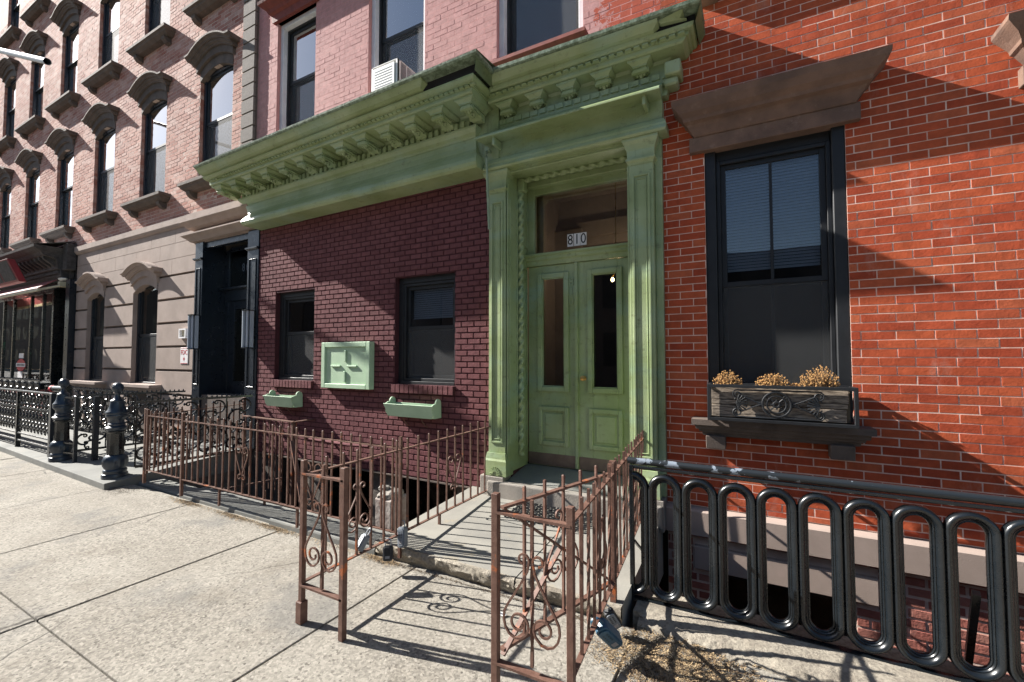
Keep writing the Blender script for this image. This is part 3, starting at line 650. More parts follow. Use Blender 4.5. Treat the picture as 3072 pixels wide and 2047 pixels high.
# brackets (modillions): one mesh, copied
def bracket_mesh(depth, wt=.118, name='bracket'):
    m = MB()
    # stepped abacus, flaring towards the top
    for (zt, zb, wa, wb, ya, yb_) in ((0, -.020, wt, wt - .006, 0, .004), (-.020, -.046, wt - .010, wt - .045, .006, .035), (-.046, -.058, wt - .040, wt - .042, .034, .036)):
        m.add([(-wb, yb_, zb), (wb, yb_, zb), (wb, depth, zb), (-wb, depth, zb), (-wa, ya, zt), (wa, ya, zt), (wa, depth, zt), (-wa, depth, zt)],
              [(0, 3, 2, 1), (0, 1, 5, 4), (1, 2, 6, 5), (2, 3, 7, 6), (3, 0, 4, 7)])
    prof = [(.05, -.058), (.042, -.078), (.05, -.098), (.072, -.106), (.10, -.100), (.15, -.096), (.20, -.104), (.24, -.118), (.27, -.128), (depth, -.125), (depth, -.058)]
    m.prism(prof, lambda u, v, d: (d, u, v), -.058, .058)
    for sx in (-1, 1):     # volutes each side
        for (cy, cz, rr) in ((.075, -.082, .022), (.25, -.098, .026)):
            pts = [(cy + rr * cos(2 * pi * k / 10), cz + rr * sin(2 * pi * k / 10)) for k in range(10)]
            m.prism(pts, lambda u, v, d: (d, u, v), sx * .056, sx * .074)
        m.tube([(sx * .064, .09, -.075), (sx * .066, .15, -.074), (sx * .066, .21, -.085)], .011, 5)
    for (xx, yy, zz, rr) in ((0, .115, -.112, .026), (-.03, .10, -.106, .018), (.03, .10, -.106, .018), (0, .15, -.118, .022), (-.026, .17, -.115, .017), (.026, .17, -.115, .017), (0, .19, -.122, .019)):   # acanthus leaf lobes
        for k in range(1):
            b = len(m.v); n = 6
            m.v += [(xx + rr * cos(2 * pi * q / n), yy + rr * 1.3 * sin(2 * pi * q / n), zz + .01) for q in range(n)] + [(xx + rr * .5 * cos(2 * pi * q / n), yy + rr * .6 * sin(2 * pi * q / n), zz - rr * .55) for q in range(n)]
            m.f += [(b + q, b + (q + 1) % n, b + n + (q + 1) % n, b + n + q) for q in range(n)] + [tuple(b + n + q for q in range(n))]
    me = bpy.data.meshes.new(name); me.from_pydata(m.v, [], m.f); me.materials.append(MT['green_paint']); return me
bm1 = bracket_mesh(.33)
for i in range(13):
    x = -6.955 + i * .371; z = 4.252 - drop(4.25) * (-2.3 - x) / 4.7
    put(bpy.data.objects.new('bracket', bm1), cor, (x, 3.60, z))
# ---- green cornice, right section over the doorway
co2 = MB().box(-2.45, -.665, 4.02, D - .003, 3.62, 4.40).build('cornice', 'green_paint', mid)
def S2(prof, name, mat='green_paint', caps=(1, 1, 1, 1)): return MB().sweep(prof, D - .002, lambda z: -.03 * max(0, (z - 4.2) / .25), caps).build(name, mat, co2, bevel=.0025)
S2([(3.66, 4.455, -2.21, -.285), (3.665, 4.43, -2.21, -.285), (3.68, 4.42, -2.215, -.30)], 'cap_flashing', 'gutter_metal')
MB().add([(-2.2, 3.665, 4.487), (-.285, 3.665, 4.457), (-.285, 4.09, 4.52), (-2.2, 4.09, 4.55)], [(0, 1, 2, 3)]).build('cornice_roof', 'gutter_metal', co2)
S2([(3.685, 4.418, -2.22, -.62), (3.70, 4.40, -2.22, -.62), (3.74, 4.37, -2.26, -.66), (3.765, 4.362, -2.28, -.66)], 'crown_board')
S2([(3.69, 4.418, -.60, -.42), (3.745, 4.395, -.62, -.45), (3.755, 4.385, -.60, -.40)], 'crown_board')
MB().box(-.65, -.34, 3.79, 3.83, 4.36, 4.42).build('painted_gap_shade', 'dark_room', co2)  # shade of the gap at the broken end, painted as a black strip
MB().add([(-.29, 3.70, 4.42), (-.29, 4.09, 4.42), (-.335, 4.09, 4.34), (-.335, 3.76, 4.34)], [(0, 1, 2, 3), (3, 2, 1, 0)]).build('crown_return', 'green_paint', co2)
S2([(3.775, 4.36, -2.30, -.345), (3.785, 4.338, -2.30, -.355), (3.80, 4.328, -2.32, -.37)], 'bed_moulding')
S2([(3.83, 4.329, -2.33, -.385), (3.83, 4.300, -2.33, -.395)], 'egg_course')
for i in range(26):
    x = -2.32 + i * .0735; q = MB()
    q.frustum(x + .003, x + .064, 3.803, 3.832, 4.302 + .02 * (-x - .3) / 2 * .5, 4.331, .007); q.build('egg_block', 'green_paint', co2)
S2([(3.842, 4.301, -2.35, -.41), (3.845, 4.27, -2.36, -.43), (3.86, 4.258, -2.36, -.445)], 'corona')
S2([(4.0, 4.257, -2.40, -.56), (4.02, 4.235, -2.42, -.58), (4.022, 4.13, -2.42, -.58)], 'frieze_panel')
S2([(3.985, 4.132, -2.42, -.56), (3.99, 4.05, -2.42, -.57), (4.0, 3.93, -2.42, -.60)], 'dentil_band')
for i in range(20):
    q = MB(); x = -2.38 + i * .092; q.frustum(x, x + .072, 3.976, 3.99, 4.075, 4.128, .002); q.build('dentil', 'green_paint', co2)
bm2 = bracket_mesh(.17, .105)
for i in range(5): put(bpy.data.objects.new('bracket', bm2), co2, (-2.185 + i * .343, 3.872, 4.258))
# broken end bracket
MB().box(-.60, -.47, 3.90, 4.09, 4.05, 4.17).build('broken_bracket', 'green_paint', co2, bevel=.01)
MB().box(-.62, -.50, 3.94, 4.09, 3.98, 4.05).build('broken_bracket', 'green_paint', co2, bevel=.015)
# drip shed over the doorway
MB().add([(-2.49, 3.79, 3.905), (-.625, 3.79, 3.905), (-.625, 4.0, 4.05), (-2.49, 4.0, 4.05), (-2.49, 3.79, 3.882), (-.625, 3.79, 3.882), (-.64, 4.0, 3.90), (-2.47, 4.0, 3.90)],
         [(0, 1, 2, 3), (4, 7, 6, 5), (4, 5, 1, 0), (5, 6, 2, 1), (7, 4, 0, 3)]).build('drip_shed', 'green_paint', co2, bevel=.004)
MB().sweep([(3.995, 3.90, -2.43, -.64), (3.99, 3.70, -2.43, -.64)], D - .002).build('architrave', 'green_paint', co2)
for x in (-2.30, -.78): MB().box(x, x + .03, 3.83, 3.99, 3.80, 3.895).build('shed_strut', 'green_paint', co2, bevel=.005)
MB().sweep([(3.965, 3.715, -2.44, -.625), (3.945, 3.70, -2.445, -.62), (3.925, 3.66, -2.45, -.60), (3.93, 3.635, -2.45, -.60), (3.915, 3.625, -2.46, -.60), (3.905, 3.60, -2.46, -.595), (3.92, 3.585, -2.45, -.60)], D - .002).build('crown_moulding', 'green_paint', co2, bevel=.003)
# portal
por = MB(); por.box(-2.215, -2.20, 4.0, 4.46, .42, 3.585); por = por.build('door_surround', 'green_paint', mid)
MB().box(-.955, -.94, 4.0, 4.46, .42, 3.585).build('reveal', 'green_paint', por)
MB().box(-2.2, -.955, 3.99, 4.47, 3.565, 3.6).build('ceiling_panel', 'green_paint', por)
def pilaster(x0, x1, xb, side):
    m = MB(); m.box(x0, x1, 3.985, 4.098, .62, 3.36); p = m.build('pilaster', 'green_paint', por, bevel=.004)
    w_ = x1 - x0
    q = MB()
    for (a, b, c, d) in ((x0 + .028, x0 + .048, .72, 3.26), (x1 - .048, x1 - .028, .72, 3.26), (x0 + .048, x1 - .048, 3.24, 3.26), (x0 + .048, x1 - .048, .72, .74)): q.box(a, b, 3.972, 3.986, c, d)
    for (a, b, c, d) in ((x0 + .060, x0 + .068, .76, 3.22), (x1 - .068, x1 - .060, .76, 3.22), (x0 + .068, x1 - .068, 3.212, 3.22), (x0 + .068, x1 - .068, .76, .768)): q.box(a, b, 3.977, 3.986, c, d)
    q.build('panel_moulding', 'green_paint', p, bevel=.003)
    MB().sweep([(3.955, 3.40, x0 - .022, x1 + .022), (3.955, 3.385, x0 - .022, x1 + .022), (3.975, 3.365, x0 - .006, x1 + .006), (3.98, 3.35, x0 - .003, x1 + .003)], D - .001).build('necking', 'green_paint', p, bevel=.002)
    MB().sweep([(3.935, 3.583, x0 - .05, x1 + .05), (3.935, 3.56, x0 - .05, x1 + .05), (3.955, 3.53, x0 - .035, x1 + .035), (3.975, 3.48, x0 - .015, x1 + .015), (3.98, 3.401, x0 - .01, x1 + .01)], D - .001).build('capital', 'green_paint', p, bevel=.002)
    MB().sweep([(3.965, .62, x0 - .008, x1 + .008), (3.955, .56, x0 - .018, x1 + .018), (3.945, .54, x0 - .028, x1 + .028), (3.945, .39, x0 - .03, x1 + .03)], D - .001).build('base', 'green_paint', p, bevel=.003)
    n = 9; q = MB(); cx = (x0 + x1) / 2
    for k in range(n):
        th = pi * k / (n - 1); q.bar((cx + .022 * cos(th), 3.942, .415 + .022 * sin(th)), (cx + .062 * cos(th), 3.942, .415 + .07 * sin(th)), .009, up=(0, 1, 0))
    q.build('shell_carving', 'green_paint', p)
pilaster(-2.425, -2.225, 0, 1); pilaster(-.935, -.72, 0, 0)
MB().box(-.718, -.657, 4.055, 4.14, .39, 3.60).build('backing_strip', 'green_paint', por, bevel=.003)
MB().box(-2.212, -2.198, 4.03, 4.19, .74, 3.26).build('side_panel', 'green_paint', por, bevel=.004)
for (a, b, c, d) in ((4.02, 4.035, .72, 3.28), (4.185, 4.2, .72, 3.28)): MB().box(-2.2, -2.188, a, b, c, d).build('panel_moulding', 'green_paint', por, bevel=.003)
# inner jamb panels next to the doors
for (c, d) in ((.62, 1.14), (1.30, 2.60), (2.84, 3.36)):
    q = MB()
    for (a, b, e, f) in ((4.325, 4.335, c, d), (4.415, 4.425, c, d), (4.335, 4.415, c, c + .01), (4.335, 4.415, d - .01, d)): q.box(-2.197, -2.183, a, b, e, f)
    q.build('panel_moulding', 'green_paint', por, bevel=.002)
def rope(p0, p1, r0, name, axis):
    m = MB(); n = 12; P0 = Vector(p0); P1 = Vector(p1); Lr = (P1 - P0).length; st_ = int(Lr / .012); t = (P1 - P0).normalized(); a = t.cross(Vector(axis)).normalized(); b = t.cross(a)
    for i in range(st_ + 1):
        s_ = i / st_ * Lr; c = P0 + t * s_
        for k in range(n):
            th = 2 * pi * k / n; rr = r0 * (1 + .30 * cos(2 * th - s_ * 62)); m.v.append(tuple(c + a * cos(th) * rr + b * sin(th) * rr))
    for i in range(st_):
        for k in range(n): q = (k + 1) % n; m.f.append((i * n + k, i * n + q, (i + 1) * n + q, (i + 1) * n + k))
    m.build(name, 'green_paint', por, smooth=True)
rope((-2.178, 4.25, .56), (-2.178, 4.25, 3.42), .030, 'rope_moulding', (0, 1, 0))
rope((-2.15, 4.25, 3.55), (-1.0, 4.25, 3.55), .028, 'rope_moulding', (0, 0, 1))
MB().box(-2.2, -2.12, 4.2, 4.3, 3.42, 3.56).build('corner_block', 'green_paint', por, bevel=.01)
MB().box(-2.2, -.955, 4.00, 4.06, 3.545, 3.566).build('ceiling_moulding', 'green_paint', por, bevel=.005)
MB().box(-2.2, -.955, 4.36, 4.45, 3.50, 3.566).build('ceiling_moulding', 'green_paint', por, bevel=.008)
# transom and doors
dy = 4.45
tr = MB(); tr.box(-2.199, -2.11, dy - .005, dy + .06, 2.74, 3.565); tr.box(-1.035, -.956, dy - .005, dy + .06, 2.74, 3.565); tr.box(-2.11, -1.035, dy - .005, dy + .06, 3.44, 3.565); tr.box(-2.11, -1.035, dy - .005, dy + .06, 2.74, 2.775)
tr = tr.build('transom_window', 'green_paint', mid, bevel=.004)
MB().box(-2.11, -1.035, dy + .02, dy + .026, 2.775, 3.44).build('pane', 'glass', tr)
MB().sweep([(dy - .075, 2.755, -2.199, -.957), (dy - .075, 2.735, -2.199, -.957), (dy - .055, 2.72, -2.199, -.957), (dy - .05, 2.69, -2.199, -.957), (dy - .03, 2.675, -2.199, -.957), (dy - .02, 2.63, -2.199, -.957)], dy + .05).build('transom_bar', 'green_paint', tr, bevel=.003)
def door(x0, x1, side):
    gx0, gx1 = (x0 + .175, x1 - .13) if side < 0 else (x0 + .165, x1 - .14)
    d = MB(); y0, y1 = dy, dy + .045
    d.box(x0, gx0, y0, y1, .43, 2.625); d.box(gx1, x1, y0, y1, .43, 2.625); d.box(gx0, gx1, y0, y1, 2.48, 2.625); d.box(gx0, gx1, y0, y1, .43, 1.29)
    o = d.build('door', 'green_paint', mid, bevel=.003)
    MB().box(gx0, gx1, y0 + .02, y0 + .026, 1.29, 2.48).build('pane', 'glass', o)
    def frame(a, b, c, e, w_, h_, nm):
        q = MB(); q.box(a - w_, a, y0 - h_, y0 + .001, c - w_, e + w_); q.box(b, b + w_, y0 - h_, y0 + .001, c - w_, e + w_); q.box(a, b, y0 - h_, y0 + .001, e, e + w_); q.box(a, b, y0 - h_, y0 + .001, c - w_, c); q.build(nm, 'green_paint', o, bevel=.006, seg=2)
    frame(gx0, gx1, 1.29, 2.48, .052, .028, 'glass_moulding'); frame(gx0 + .012, gx1 - .012, 1.302, 2.468, .012, .016, 'glass_bead')
    frame(gx0, gx1, .70, 1.03, .045, .026, 'panel_moulding'); MB().frustum(gx0 + .02, gx1 - .02, y0 - .012, y0 + .001, .72, 1.01, .016).build('raised_panel', 'green_paint', o)
    MB().box(x0 + .004, x1 - .004, y0 - .004, y0 + .001, .435, .565).build('kick_plate', 'steel_plate', o)
    return o
dl = door(-2.185, -1.618, -1); drr = door(-1.600, -1.03, 1)
MB().box(-1.628, -1.592, dy - .028, dy + .01, .435, 2.625).build('astragal', 'green_paint', dl, bevel=.006, seg=2)
MB().box(-2.205, -2.178, dy + .046, dy + .08, .42, 2.64).build('light_leak_strip', 'green_paint', mid)  # added strip, blocks hall light leaking past the left door edge
MB().box(-1.03, -.956, dy - .004, dy + .05, .42, 2.63).build('door_frame', 'green_paint', mid)
kb = MB(); kb.lathe([(.004, 0), (.026, .001), (.026, .005), (.010, .008), (.010, .03), (.024, .036), (.029, .048), (.024, .06), (.008, .066)], (0, 0, 0), 16); kb.v = [(x, -z, y) for x, y, z in kb.v]; kb.v = [(x - 1.533, y + dy, z + 1.39) for x, y, z in kb.v]
kb.build('door_knob', 'brass', drr, smooth=True)
def text(body, size, mat, parent, loc, rot=(radians(90), 0, 0), name='digit', ext=.001, sx=1.0, align='CENTER'):
    c = bpy.data.curves.new('t', 'FONT'); c.body = body; c.size = size; c.extrude = ext; c.align_x = align; c.align_y = 'CENTER'; c.resolution_u = 3
    o = bpy.data.objects.new('t', c); me = bpy.data.meshes.new_from_object(o); bpy.data.objects.remove(o); me.materials.clear(); me.materials.append(MT[mat])
    p = bpy.data.objects.new(name, me); put(p, parent, loc); p.rotation_euler = rot; p.scale = (sx, 1, 1); return p
for k, ch in enumerate('810'): text(ch, .125, 'green_paint', dl, (-1.668, dy - .006, 2.42 - k * .105), ext=.007)
nm = thing('house_number', 'white number tiles reading 810 on the transom glass', 'house number', (-1.61, dy + .01, 2.8))
for k, ch in enumerate('810'):
    xx = -1.685 + k * .072 + (.004 if k else 0); MB().box(xx - .034, xx + .034, dy + .013, dy + .016, 2.81, 2.945).build('number_tile', 'sign_white', nm)
    text(ch, .155, 'ink_black', nm, (xx, dy + .012, 2.878), ext=.0008, sx=.85)
# things seen through the door glass
vs = MB(); vs.box(-2.35, -2.28, dy + .1, 6.4, .4, 3.9); vs.box(-2.28, -.6, 5.6, 5.68, 3.1, 3.9); vs.box(-2.28, -1.95, 5.6, 5.7, .4, 3.1)
vs.box(-2.28, -2.2, 4.9, 5.0, .4, 3.9); vs.box(-2.28, -1.9, 5.45, 5.5, .4, 3.3); vs.box(-2.28, -.6, dy + .1, 6.4, 3.75, 3.8); vs.box(-2.28, -.6, 5.52, 5.6, 3.2, 3.4)
vs.build('vestibule', 'interior_tan', mid)
ch = thing('hall_lamp', 'small hall ceiling lamp with two lit bulbs seen through the right door glass', 'lamp', (-1.33, 5.1, 2.6))
for dx in (0, .085): MB().lathe([(.004, -.02), (.018, -.01), (.02, .01), (.008, .03)], (-1.40 + dx, 5.1, 2.52), 10).build('bulb', 'bulb_glow', ch, smooth=True)
MB().tube([(-1.40, 5.1, 2.55), (-1.36, 5.1, 2.63), (-1.315, 5.1, 2.55)], .006, 5).tube([(-1.357, 5.1, 2.63), (-1.357, 5.1, 3.7)], .005, 5).build('lamp_arm', 'brass', ch)
pl_ = bpy.data.lights.new('hall_light', 'POINT'); pl_.energy = 3; pl_.color = (1, .80, .58); pl_.shadow_soft_size = .05
plo = bpy.data.objects.new('hall_light', pl_); COL.objects.link(plo); plo.location = (-1.36, 5.08, 2.75)
# drain pipe at cornice corner
pp = MB(); pp.tube([(-2.395, 3.96, 3.80), (-2.395, 3.90, 3.80), (-2.39, 3.875, 3.77), (-2.388, 3.87, 3.70), (-2.388, 3.90, 3.3), (-2.39, 3.93, 2.96)], .014, 8); pp.lathe([(.01, -.03), (.03, -.02), (.033, 0), (.03, .02), (.01, .03)], (-2.395, 3.90, 3.80), 10)
tag(pp.build('drain_pipe', 'pipe_green', smooth=True), 'thin green painted pipe hanging at the corner where the two cornices meet', 'pipe')

# ===== left house
lf = thing('arched_window_house', 'long weathered brick house with brownstone ground floor and arched window hoods at left', 'house', (-13.5, 4.2, 0))
UW = []
for k in range(6):
    xa = -8.49 - 2.17 * k
    for fl in range(3):
        zs = 4.62 + 3.16 * fl; UW.append((xa, xa + 1.0, zs, zs + 2.02))
wall('upper_wall', -20.4, -7.05, 4.14, 13.2, D, D + .30, UW, 'old_mortar', lf)
nearb = [h for h in UW]
bricks(lf, 'old_brick', -20.3, -7.05, 4.15, 11.6, BL, BC, .007, nearb, .0022, 300, seed=21, inset=.0025, jit=.002)
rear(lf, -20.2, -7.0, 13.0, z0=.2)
def hood(cx, z, wd, par, mat='dark_brownstone', sc=1.0, y=D, rise=.17):
    half = wd / 2 + .17 * sc
    def zo(x):
        t = abs(x - cx) / half
        t = t / .84; return rise * max(0, 1 - t * t) ** 1.0 * (1 if t < .8 else max(0, 1 - (t - .8) * .6)) if t < 1 else 0
    n = 22; xs = [cx - half + 2 * half * i / n for i in range(n + 1)]
    m = MB(); m.arch([(y - .20 * sc, z + .13), (y - .20 * sc, z + .10), (y - .16 * sc, z + .075), (y - .15 * sc, z + .05)], xs, zo, y)
    xs2 = [cx - (half - .06) + 2 * (half - .06) * i / n for i in range(n + 1)]
    m.arch([(y - .13 * sc, z + .052), (y - .12 * sc, z + .02), (y - .09 * sc, z + .0), (y - .085 * sc, z - .02)], xs2, zo, y)
    xs3 = [cx - (half - .11) + 2 * (half - .11) * i / n for i in range(n + 1)]
    m.arch([(y - .055 * sc, z - .015), (y - .05 * sc, z - .14)], xs3, zo, y)
    o = m.build('window_hood', mat, par)
    # spandrel: segmental head below the hood
    q = MB(); xs4 = [cx - wd / 2 + wd * i / 16 for i in range(17)]
    arc = lambda x: z - .285 + .15 * (1 - ((x - cx) / (wd / 2)) ** 2)
    for a, b in zip(xs4[:-1], xs4[1:]):
        q.quad((a, y - .01, arc(a)), (b, y - .01, arc(b)), (b, y - .01, z + .12), (a, y - .01, z + .12)); q.quad((a, y + .28, arc(a)), (b, y + .28, arc(b)), (b, y - .01, arc(b)), (a, y - .01, arc(a)))
    q.build('arch_head', mat, o)
def lsill(x0, x1, z, par, mat='dark_brownstone', br=True):
    m = MB(); m.sweep([(D - .20, z + .03, x0 - .27, x1 + .25), (D - .20, z - .02, x0 - .27, x1 + .25), (D - .17, z - .04, x0 - .24, x1 + .22), (D - .16, z - .065, x0 - .23, x1 + .21), (D - .10, z - .11, x0 - .17, x1 + .15)], D + .25)
    o = m.build('window_sill', mat, par)
    if br:
        for a in (x0 - .13, x1 - .02): q = MB(); q.prism([(D - .13, z - .11), (D - .12, z - .16), (D - .07, z - .21), (D, z - .22), (D, z - .11)], lambda u, v, d: (d, u, v), a, a + .12); q.build('sill_bracket', mat, o)
for (a, b, c, d) in UW:
    hood((a + b) / 2, d + .14, 1.0, lf); lsill(a, b, c, lf)
    MB().box(a - .002, a + .003, D + .003, D + .13, c, d).build('jamb', 'old_brick', lf)
    window(lf, a + .001, b - .001, c, d - .001, 4.185, (c + d) / 2 + .1, frame='navy_paint', fw=.06, cover_top='curtain', cover_bot='curtain', glass='glass_bright', screen=(a > -14))
# brownstone ground floor
LA = (-10.76, -9.79, 1.08, 3.10); LB = (-12.92, -12.06, 1.08, 3.10); LD = (-8.47, -6.645, .2, 3.62)
wall('brownstone_wall', -13.55, -6.645, .18, 4.14, D + .035, D + .30, [LA, LB, LD], 'dark_brownstone', lf)
zs_ = [.60, .945, 1.38, 1.81, 2.245, 2.68, 3.12]
for (x0, x1) in ((-13.55, -12.92), (-12.06, -10.76), (-9.79, -8.47)):
    for a, b in zip(zs_[:-1], zs_[1:]):
        MB().frustum(x0, x1, D - .003, D + .05, a + .014, b - .014, .010).build('stone_block', 'brownstone', lf)
    MB().box(x0, x1, D - .002, D + .05, .18, .61).build('stone_base', 'brownstone', lf)
for (za, zb, js) in ((3.135, 3.42, [-13.55, -12.2, -11.2, -9.3, -8.47]), (3.424, 3.70, [-13.55, -12.7, -11.6, -10.7, -9.75, -8.47]), (3.704, 3.96, [-13.55, -12.4, -11.1, -10.1, -9.2, -8.0, -6.95])):
    for a, b in zip(js[:-1], js[1:]):
        if zb > 3.9 and a < -9 and False: pass
        MB().frustum(a + .0015, b - .0015, D - .0025, D + .05, za, zb, .002).build('stone_block', 'brownstone', lf)
MB().box(-8.47, -6.95, D - .002, D + .05, 3.60, 3.702).build('stone_block', 'brownstone', lf)
MB().sweep([(D - .055, 4.14, -13.58, -6.9), (D - .055, 4.03, -13.58, -6.9), (D - .035, 3.99, -13.56, -6.9), (D - .01, 3.965, -13.55, -6.9)], D + .05).build('belt_course', 'brownstone', lf)
for (a, b, c, d) in (LA, LB):
    hood((a + b) / 2, 3.16, b - a, lf, 'brownstone', .9, rise=.16); lsill(a, b, 1.08, lf, 'brownstone')
    window(lf, a + .001, b - .001, c, d - .02, 4.20, 2.03, frame='navy_paint', fw=.06, cover_top='curtain', glass='glass')
    for x in (a, b): MB().box(x - .002, x + .002, D + .002, D + .29, c, d - .12).build('jamb', 'brownstone', lf)
# black doorway
MB().sweep([(D - .18, 3.97, -8.72, -6.72), (D - .18, 3.95, -8.72, -6.72), (D - .13, 3.90, -8.66, -6.72), (D - .10, 3.86, -8.62, -6.72), (D - .05, 3.83, -8.56, -6.72)], D).build('door_hood', 'brownstone', lf)
MB().sweep([(D - .16, 3.74, -8.70, -6.72), (D - .16, 3.72, -8.70, -6.72), (D - .10, 3.67, -8.62, -6.72), (D - .06, 3.62, -8.56, -6.72)], D).build('door_hood', 'brownstone', lf)
ds = MB(); ds.box(-8.23, -6.94, 4.12, 4.2, 3.50, 3.60); ds = ds.build('black_door_surround', 'navy_paint', lf, bevel=.004)
for (a, b) in ((-8.47, -8.235), (-6.935, -6.648)):
    p = MB().box(a, b, D - .02, 4.46, .22, 3.60).build('pilaster', 'navy_paint', ds, bevel=.004)
    MB().sweep([(D - .055, 3.33, a - .02, b + .0), (D - .055, 3.31, a - .02, b + .0), (D - .03, 3.29, a - .005, b)], D).build('necking', 'navy_paint', p)
    q = MB(); w1 = .03
    for (c, d, e, f) in ((a + .05, a + .065, 1.15, 3.15), (b - .065, b - .05, 1.15, 3.15), (a + .065, b - .065, 3.135, 3.15), (a + .065, b - .065, 1.15, 1.165)): q.box(c, d, D - .032, D - .02, e, f)
    q.build('panel_moulding', 'navy_paint', p, bevel=.003)
q = MB(); q.box(-8.235, -8.10, 4.45, 4.5, .95, 3.52); q.box(-7.15, -6.935, 4.45, 4.5, .95, 3.52); q.box(-8.1, -7.15, 4.43, 4.5, 2.60, 2.83); q.box(-8.1, -7.15, 4.45, 4.5, 3.49, 3.56)
q.box(-8.235, -6.94, 4.36, 4.5, 2.80, 2.835); q.build('door_frame', 'navy_paint', ds, bevel=.005)
MB().box(-8.1, -7.15, 4.475, 4.48, 2.83, 3.49).build('transom_pane', 'glass', ds)
MB().box(-8.235, -6.94, 4.6, 4.62, .2, 3.6).build('hall_backing', 'paper_white', ds)
bd = MB(); bd.box(-8.1, -7.93, 4.46, 4.5, .98, 2.6); bd.box(-7.6, -7.15, 4.46, 4.5, .98, 2.6); bd.box(-7.93, -7.6, 4.46, 4.5, 2.46, 2.6); bd.box(-7.93, -7.6, 4.46, 4.5, .98, 1.2)
bd = bd.build('black_door', 'navy_paint', ds, bevel=.004)
MB().box(-7.93, -7.6, 4.475, 4.48, 1.2, 2.46).build('door_pane', 'glass', ds)
for k, c_ in enumerate('808'): text(c_, .20, 'digit_grey', ds, (-7.70 + k * .12, 4.468, 3.17), sx=.8)
for k, (x0, lb) in enumerate(((-8.36, 'tall grey and black wall light left of the black doorway'), (-6.80, 'tall grey and black wall light right of the black doorway beside the maroon bricks'))):
    t = thing('wall_light', lb, 'wall light', (x0 + .06, 4.05, 1.76), 'wall lights beside the black doorway')
    MB().box(x0, x0 + .115, D - .045, D - .021, 1.76, 2.33).build('back_plate', 'black_paint', t)
    MB().box(x0 + .002, x0 + .018, D - .16, D - .046, 1.765, 2.325).build('side_panel', 'lamp_panel', t)
    MB().box(x0 + .097, x0 + .113, D - .10, D - .046, 1.765, 2.325).build('side_panel', 'lamp_panel', t)
    MB().box(x0 + .06, x0 + .096, D - .135, D - .12, 1.765, 2.325).build('front_panel', 'lamp_panel', t)
    q = MB(); q.box(x0, x0 + .115, D - .165, D - .046, 2.325, 2.34); q.box(x0, x0 + .115, D - .165, D - .046, 1.75, 1.765); q.tube([(x0 + .04, D - .12, 1.765), (x0 + .04, D - .12, 2.325)], .007, 6); q.build('cap', 'black_paint', t)
sg = thing('fdc_sign', 'small white sign with red letters FDC and down arrow on brownstone', 'sign', (-8.77, 4.09, 1.5))
MB().box(-8.89, -8.64, D - .012, D - .004, 1.50, 1.79).build('plate', 'sign_white', sg, bevel=.002)
q = MB()
for (a, b, c, d) in ((-8.88, -8.65, 1.775, 1.783), (-8.88, -8.65, 1.507, 1.515)): MB().box(a, b, D - .0135, D - .0122, c, d).build('border', 'sign_red', sg)
text('FDC', .115, 'sign_red', sg, (-8.765, D - .0135, 1.70), name='lettering', sx=1.0)
MB().add([(-8.771, D - .014, 1.63), (-8.759, D - .014, 1.63), (-8.759, D - .014, 1.585), (-8.771, D - .014, 1.585)], [(0, 3, 2, 1)]).add([(-8.795, D - .014, 1.60), (-8.735, D - .014, 1.60), (-8.765, D - .014, 1.545)], [(0, 2, 1)]).build('arrow', 'sign_red', sg)
sb_ = thing('small_sign', 'small framed cream notice on the brownstone above the FDC sign', 'sign', (-8.77, 4.09, 1.95))
q = MB(); q.box(-8.89, -8.86, D - .05, D - .004, 1.95, 2.12); q.box(-8.69, -8.66, D - .05, D - .004, 1.95, 2.12); q.box(-8.86, -8.69, D - .05, D - .004, 2.095, 2.12); q.box(-8.86, -8.69, D - .05, D - .004, 1.95, 1.975); q.build('frame', 'sign_white', sb_)
MB().box(-8.86, -8.69, D - .012, D - .005, 1.975, 2.095).build('notice', 'cream_metal', sb_)

# far-left end: quoins and the next building
for i in range(26): MB().frustum(-20.85, -20.42, 4.03, 4.12, 3.9 + i * .30, 3.9 + i * .30 + .28, .008).build('quoin', 'quoin_stone', lf)
nb = thing('far_brick_house', 'sliver of the next brick house at the far left edge', 'house', (-26, 4.2, 0))
wall('wall', -32, -20.87, 0, 13.5, D + .02, D + .4, [(-22.6, -21.7, 4.6, 6.7), (-22.6, -21.7, 7.8, 9.9), (-24.9, -24, 4.6, 6.7)], 'old_brick', nb)
for h in ((-22.6, -21.7, 4.6, 6.7), (-22.6, -21.7, 7.8, 9.9), (-24.9, -24, 4.6, 6.7)): window(nb, h[0], h[1], h[2], h[3], 4.3, h[2] + 1.1, glass='glass_bright', screen=False, cover_top='curtain')
rear(nb, -31.9, -20.9, 13.4)

# ===== shop at the far left
sh = MB(); sh.box(-20.3, -13.75, 4.06, 4.12, 3.45, 4.15); sh = sh.build('shop_front', 'shop_wood', lf)
wall('shop_wall', -20.38, -13.56, .18, 4.14, 4.105, 4.35, [(-20.2, -14.98, 1.0, 3.27), (-14.9, -13.80, .2, 3.30)], 'black_paint', sh)
MB().box(-13.80, -13.57, 3.99, 4.104, .2, 3.40).build('pilaster', 'navy_paint', sh, bevel=.006)
MB().box(-20.2, -14.98, 3.96, 4.104, .85, 1.0).build('stall_sill', 'black_paint', sh)
MB().box(-20.2, -14.98, 4.0, 4.104, .2, .85).build('stall_riser', 'awning_red', sh)
xm = [-20.2, -18.63, -17.82, -16.51, -15.67, -15.02]
q = MB()
for x in xm: q.box(x - .03, x + .03, 4.12, 4.20, 1.0, 3.27)
q.box(-20.2, -14.98, 4.12, 4.2, 3.22, 3.27); q.box(-20.2, -14.98, 4.12, 4.2, 1.0, 1.05); q.build('mullions', 'black_paint', sh)
